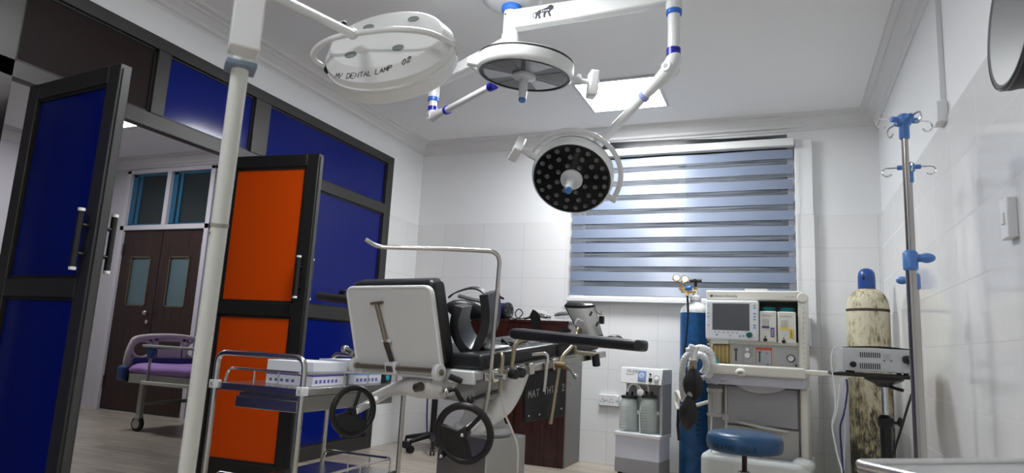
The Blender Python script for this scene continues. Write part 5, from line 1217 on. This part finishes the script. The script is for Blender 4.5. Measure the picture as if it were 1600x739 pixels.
def drop(e, z0, zr1, zr2, zel, nxt, k=1.):
    """vertical drop with blue rings, elbow and jointed spring arm to nxt"""
    b = MB(); b.cyl(e+UP*zr1, e+UP*(z0+.045), .040*k, n=24); b.build('drop_head', wht, L_, .006)
    MB().cyl(e+UP*(zr1-.02), e+UP*(zr1+.014), .0385*k, n=24).build('light_blue_ring', blu_ring, L_, .003)
    MB().cyl(e+UP*zr2, e+UP*zr1, .029*k, n=24).build('drop_tube', wht, L_)
    MB().cyl(e+UP*(zr2-.028), e+UP*(zr2+.016), .034*k, n=24).build('dark_blue_ring', blu_dk, L_, .003)
    p0 = e+UP*zel; d = (V(nxt)-p0).normalized(); q = p0+d*.20
    b = MB(); b.tube(catmull([e+UP*(zr2-.02), e+UP*(zel+.03), p0+d*.03, p0+d*.10, q], 5), .033, 18, rf=lambda u: (.033+.006*math.sin(PI*u))*k*(1-.28*max(0, u-.5)*2)); el = b.build('elbow', wht, L_)
    sd = d.cross(UP).normalized()
    for s_ in (-1, 1): MB().cyl(p0+d*.02+sd*.03*s_*k, p0+d*.02+sd*.045*s_*k, .024*k, n=20).build('elbow_cap', wht2, el); MB().cyl(p0+d*.02+sd*.045*s_*k, p0+d*.02+sd*.0465*s_*k, .012*k, n=14).build('elbow_screw', gry, el)
    MB().cyl(q-d*.01, q+d*.014, .0295*k, n=20).build('pale_blue_band' if k == 1 else 'dark_blue_band', mat('pale_lavender_blue', (.33,.38,.72), .35) if k == 1 else blu_dk, L_)
    MB().cyl(q, V(nxt), .0225*k, n=20).build('spring_arm', wht, L_)
    MB().cyl(V(nxt)-d*.03, V(nxt)+d*.02, .0285*k, n=20).build('arm_end_ring', blu_dk, L_, .003)
nR = at(928, 233, 3.42); nL = at(770, 134, 3.46)
drop(eR, 2.60, 2.545, 2.335, 2.265, nR)
eL2 = V((eL.x, eL.y, 0)); zz1, zz2 = onY(674, 154, eL.y).z, onY(672, 171, eL.y).z
drop(eL2, 2.46, zz1, zz2, onY(678, 184, eL.y).z, nL, .88)

def lamp_head(c, n, D, pivot_dir, joint, lit, grip_px, box_dir, leds):
    """LED lamp head: n = way it shines, pivot_dir = axis of the fork, joint = end of the spring arm"""
    c = V(c); n = V(n).normalized(); B = zbasis(c, n); R = D/2
    body = MB().lathe([(0, -.088), (R*.35, -.086), (R*.72, -.072), (R*.93, -.058), (R*.97, -.050), (R*.97, -.044), (R, -.040), (R, -.002), (R*.985, .016), (R*.955, .024), (R*.925, .022), (R*.915, .016), (0, .016)], c, n, 64).build('lamp_head', wht, L_)
    MB().lathe([(R*.965, -.052), (R*.992, -.051), (R*.992, -.039), (R*.965, -.038)], c, n, 64).build('shadow_gap', blk, body)
    MB().lathe([(R*.945, .0165), (R*.945, .023), (R*.90, .0235), (R*.895, .0165)], c, n, 64).build('lens_seal', blk, body)
    MB().lathe([(0, .0165), (R*.90, .0165), (R*.90, .019), (0, .019)], c, n, 64).build('lens_plate', mat('black_led_plate', (.006,.006,.007), .16) if leds else mat('smoked_lens', (.07,.075,.08), .05), body)
    if leds:
        for cnt, rr_, off in ((8, .37, .2), (13, .60, .1), (20, .81, .05)):
            for k in range(cnt):
                a = 2*PI*k/cnt+off; p = c+B.col[0].xyz*(R*rr_*math.cos(a))+B.col[1].xyz*(R*rr_*math.sin(a))
                MB().lathe([(.0125, .018), (.0125, .0225), (.0095, .0235), (.006, .021), (0, .020)], p, n, 14).build('led_lens', mat('led_lens_grey', (.16,.16,.16), .18, .6), body)
    else:
        for k in range(6):
            a = 2*PI*k/6+.3; e = B.col[0].xyz*math.cos(a)+B.col[1].xyz*math.sin(a); f_ = n.cross(e)
            MB().prism([(R*.24, -.016), (R*.8, -.07), (R*.84, -.0), (R*.8, .07), (R*.24, .016)], MX((e, f_, e.cross(f_))).transposed().to_4x4() if False else basis(c, e, f_), .002, .0185).build('reflector_petal', mat('petal_dark', (.05,.052,.058), .10, .3) if k % 2 else mat('petal_grey', (.42,.44,.46), .12, .6), body)
    MB().lathe([(R*.27, .018), (R*.27, .03), (R*.20, .036), (.034, .040), (0, .040)] if leds else [(.058, .018), (.058, .032), (.036, .04), (.030, .044), (0, .044)], c, n, 32).build('handle_boss', wht2, body)
    g = V(grip_px); hd = MB(); hd.cyl(c+n*.036, g, .023, .0185, n=24); hq = hd.build('steriliser_handle', wht2, body, .002)
    d = (g-c).normalized(); MB().lathe([(.0185, 0), (.0165, .010), (.010, .012), (0, .010)], g, d, 20).build('handle_tip', blu_m, body)
    # fork: half ring behind the rim from pivot to pivot passing the joint
    pd = V(pivot_dir); pd = (pd-n*pd.dot(n)).normalized(); j = V(joint)
    qd = (j-c); qd = (qd-n*qd.dot(n)-pd*qd.dot(pd)).normalized()
    RF = R+.034; jo = (j-c).dot(n)
    pts = []
    for i in range(25):
        a = PI*i/24; h = jo*math.sin(a)**1.0
        pts.append(c+pd*(RF*math.cos(a))+qd*(RF*math.sin(a))+n*(h*.08-.022))
    top = pts[12]
    MB().tube(pts, .013, 12).build('fork', wht, body)
    MB().tube([top, top.lerp(j, .5), j], .016, 12).build('fork_stem', wht, body)
    for s_ in (1, -1): MB().cyl(c+pd*(R*.96*s_), c+pd*((RF+.012)*s_), .016, n=18).build('pivot', wht2, body)
    bd = pd*box_dir; bc_ = c+bd*(R+.105); side = n.cross(bd).normalized()
    Tb = MX((bd, side, n)).transposed().to_4x4(); Tb.translation = bc_
    kb = MB(Tb).span((-.022, -.042, -.055), (.022, .042, .075)).build('touch_control', wht, body, .008)
    MB(Tb).span((.022, -.03, -.04), (.0235, .03, .06)).build('keypad', mat('keypad_grey', (.5,.52,.52), .3), kb)
    for i in range(3): MB(Tb).cyl((.0235, 0, -.025+.035*i), (.0245, 0, -.025+.035*i), .007, n=12).build('key', gry, kb)
    MB().cyl(c+bd*R, c+bd*(R+.09), .013, n=14).build('control_arm', wht, body)
    return body
h1 = at(894, 277, 3.30); toc = (EYE-h1).normalized()
nn = (toc*math.cos(R_(30))+perp(-up*.95-rt*.25, toc)*math.sin(R_(30))).normalized()
lamp_head(h1, nn, .41, (rt*.85-up*.52), nR, 0, at(888, 297, 3.12), -1, True)
h2 = at(820, 112, 3.22); toc = (EYE-h2).normalized()
nn = (toc*math.cos(R_(70))+perp(-up-rt*.12, toc)*math.sin(R_(70))).normalized()
lamp_head(h2, nn, .475, (-rt*.95+up*.26-fw*.1), nL, 0, at(816, 155, 3.16), -1, False)

# ================================================================== MOBILE LAMP ON THE WHITE MAST
mt = at(376, 103, 1.32); mlow = at(291.5, 739, 1.36); mdir = (mt-mlow).normalized(); MXY = mlow-mdir*((mlow.z)/mdir.z)
mq = lambda z: MXY+mdir*(z/mdir.z)
ML = thing('mobile_examination_lamp', 'white mast lamp with a large round dome hand-marked DENTAL LAMP 02', 'lamp', MXY)
MB().cyl(mq(.06), mq(mt.z+.02), .0165, n=24).build('mast_tube', mat('cream_white_enamel', (.72,.73,.68), .35), ML)
zj = onZ(342, 347, 1).z; pj = at(342, 347, 1.3).z; MB().cyl(mq(pj-.004), mq(pj+.004), .0175, n=24).build('mast_joint', mat('grey_joint', (.35,.34,.30), .4), ML); MB().ball(mq(pj-.018)+V((-.006, -.0185, 0)), .003, n=8).build('mast_screw', gry, ML)
RS = MX.Rotation(math.atan2(rt.y, rt.x)+R_(28), 3, 'Z')
MB().box(mq(mt.z+.30), (.054, .054, .60), RS).build('mast_sleeve', wht, ML, .003)
MB().box(mq(mt.z-.003), (.058, .058, .012), RS).build('sleeve_collar', mat('grey_blue_collar', (.20,.26,.33), .4), ML, .003)
b_ = mq(mt.z+.09)+RS@V((.013, -.028, 0)); MB().ball(b_, .004, n=8).build('sleeve_screw', gry, ML)
for k in range(4):
    a = R_(45+90*k)+.3; e = V((math.cos(a), math.sin(a), 0)); q = MB(); q.tube([MXY+UP*.08, MXY+UP*.06+e*.26], .02, 10); q.build('base_leg', wht, ML)
    MB().cyl(MXY+e*.26+UP*.028-e.cross(UP)*.012, MXY+e*.26+UP*.028+e.cross(UP)*.012, .028, n=16).build('castor', rub, ML.children[-1])
lc = at(610, 80, 1.98); jb = at(551, 53, 1.86); b0 = at(396, -22, 1.30)
MB().cyl(b0, jb, .0118, n=18).build('boom', wht, ML)
kb = at(540, 40, 1.85); b = MB(); b.cyl(at(536, 42, 1.86), at(533, 36, 1.86), .014, n=14); b.build('boom_clamp', wht, ML)
b = MB(); b.cyl(at(534, 38, 1.85), at(541, 40, 1.85), .010, n=12); b.build('clamp_knob', blk, ML, .002)
toc = (EYE-lc).normalized()
bn = (toc*math.cos(R_(64))+perp(up*.96-rt*.26, toc)*math.sin(R_(64))).normalized()      # back of the dome
D = .395; R = D/2
prof = [(0, .047), (R*.50, .0468), (R*.83, .0455), (R*.855, .0435), (R*.965, .014), (R*.983, .010), (R*.985, -.010), (R*1.0, -.013), (R*1.0, -.020), (R*.985, -.023), (R*.978, -.060), (R*.955, -.066), (R*.93, -.066), (R*.90, -.058), (0, -.058)]
dome = MB().lathe(prof, lc, bn, 72).build('lamp_dome', mat('dome_white', (.80,.81,.79), .3, coat=.3), ML, sharp=14)
MB().lathe([(0, -.0555), (R*.90, -.0555), (R*.90, -.059), (0, -.059)], lc, bn, 48).build('lamp_glass', mat('warm_lamp_glass', (.45,.44,.40), .1), dome)
hole = mat('grey_green_hole', (.22,.25,.24), .5)
def dome_pt(px, py, h):
    o = lc+bn*h; r = ray(px, py); k = (o-EYE).dot(bn)/r.dot(bn); return EYE+r*k
for px, py in ((576, 43), (646, 30), (548, 86), (622, 75)):
    p = dome_pt(px, py, .0462); MB().lathe([(.0175, -.004), (.0175, .0022), (.0155, .0024), (.0145, .0012), (0, .0012)], p, bn, 24).build('vent_cap', hole, dome)
# fork round the dome, fixed at its two sides
pA, pB = at(514, 108, 1.96), at(708, 72, 1.98)
pts = [pB, at(702, 66, 1.92), at(668, 51, 1.84), at(620, 46, 1.82), at(580, 49, 1.84), jb, at(520, 60, 1.86), at(497, 73, 1.90), at(489, 88, 1.93), at(497, 99, 1.95), pA]
MB().tube(catmull(pts, 6), .0085, 12).build('fork', wht, ML)
MB().ball(jb, .016, n=14).build('fork_joint', wht, ML)
for p in (pB,): MB().box(p+V((0, 0, -.004)), (.03, .03, .045)).build('pivot_block', cream, ML, .005)
MB().ball(pA, .016, n=12).build('pivot_cap', blk, ML)
# handwritten marking on the sloping side
Bz = zbasis(lc, bn); 
def side_pt(px, py):
    """point on the sloping flank of the dome seen at a photo position"""
    best = None; r = ray(px, py).normalized()
    for i in range(800):
        k = 1.5+i*.001; p = EYE+r*k; q = p-lc; h = q.dot(bn); rad = (q-bn*h).length
        if .004 <= h <= .05 and rad <= (R*.855+(.0435-h)*(R*.11)/.0295): return p-bn*-.0004
    return None
base = [(527, 124), (540, 125), (556, 124), (575, 121), (600, 115), (625, 106), (645, 96)]
def bl_y(x):
    for (a, b_), (c, d) in zip(base, base[1:]):
        if a <= x <= c: return b_+(d-b_)*(x-a)/(c-a)
    return base[0][1] if x < 527 else base[-1][1]
def mark(u, v):
    x = 526+u*1.0; y = bl_y(x)-v-2; p = side_pt(x+v*.22, y)
    return p if p is not None else lc+bn*.047
write(lambda u, v: mark(u-2, v), 'M/', 8, .0013, 'marker_lettering', ink, dome, 1.15)
for txt, x0_ in (('DENTAL', 541), ('LAMP', 586), ('02', 627)):
    write(lambda u, v: mark(u*(1.0 if txt != '02' else 1.2)+x0_-526, v*(1.0 if txt != '02' else 1.15)), txt, 8.0, .0013, 'marker_lettering', ink, dome, 1.25)

# ================================================================== BLACK LAMP AT THE EDGE
bc = at(1580, 17, 1.30)
BL = thing('black_round_lamp', 'black round lamp head with grey glass face mounted high on the tiled wall', 'lamp', bc)
fn = V((-.997, .011, .072)).normalized(); bc = bc-fn*.014
R = .155
bd = MB().lathe([(0, -.13), (R*.55, -.13), (R*.80, -.12), (R*1.0, -.105), (R*1.12, -.085), (R*1.15, -.065), (R*1.13, -.052), (R*1.02, -.044), (R*.97, -.030), (R*.98, -.01), (R, .0), (R, .014), (R*.96, .018), (R*.88, .014), (R*.855, .004), (0, .004)], bc, fn, 64).build('lamp_housing', rub, BL)
MB().lathe([(R*.985, .0160), (R*.992, .0185), (R*1.006, .015), (R*1.0, .012)], bc, fn, 64).build('face_ring', mat('grey_rubber_ring', (.06,.06,.065), .35), bd)
def streak():
    M = bpy.data.materials.new('streaked_grey_glass'); M.use_nodes = True; nt = M.node_tree; N = nt.nodes.new; L = nt.links.new; b = nt.nodes['Principled BSDF']
    g = N('ShaderNodeTexCoord'); n = N('ShaderNodeTexNoise'); n.inputs['Scale'].default_value = 14; n.inputs['Detail'].default_value = 5; L(g.outputs['Object'], n.inputs['Vector'])
    r = N('ShaderNodeValToRGB'); r.color_ramp.elements[0].position = .55; r.color_ramp.elements[0].color = (.09,.095,.095,1); r.color_ramp.elements[1].position = .72; r.color_ramp.elements[1].color = (.34,.35,.36,1)
    L(n.outputs['Fac'], r.inputs[0]); L(r.outputs[0], b.inputs['Base Color']); b.inputs['Roughness'].default_value = .12; return M
MB().lathe([(0, .005), (R*.86, .005), (R*.86, .007), (0, .009)], bc, fn, 48).build('face_glass', streak(), bd)
e1 = bc-fn*.13; MB().tube(catmull([e1, e1-fn*.03+UP*.02, V((XR-.06, e1.y+.05, e1.z+.1)), V((XR-.004, e1.y+.06, e1.z+.1))]), .016, 10).build('wall_arm', rub, BL)
MB().box((XR-.006, e1.y+.06, e1.z+.1), (.012, .09, .09)).build('wall_bracket', rub, BL, .004)
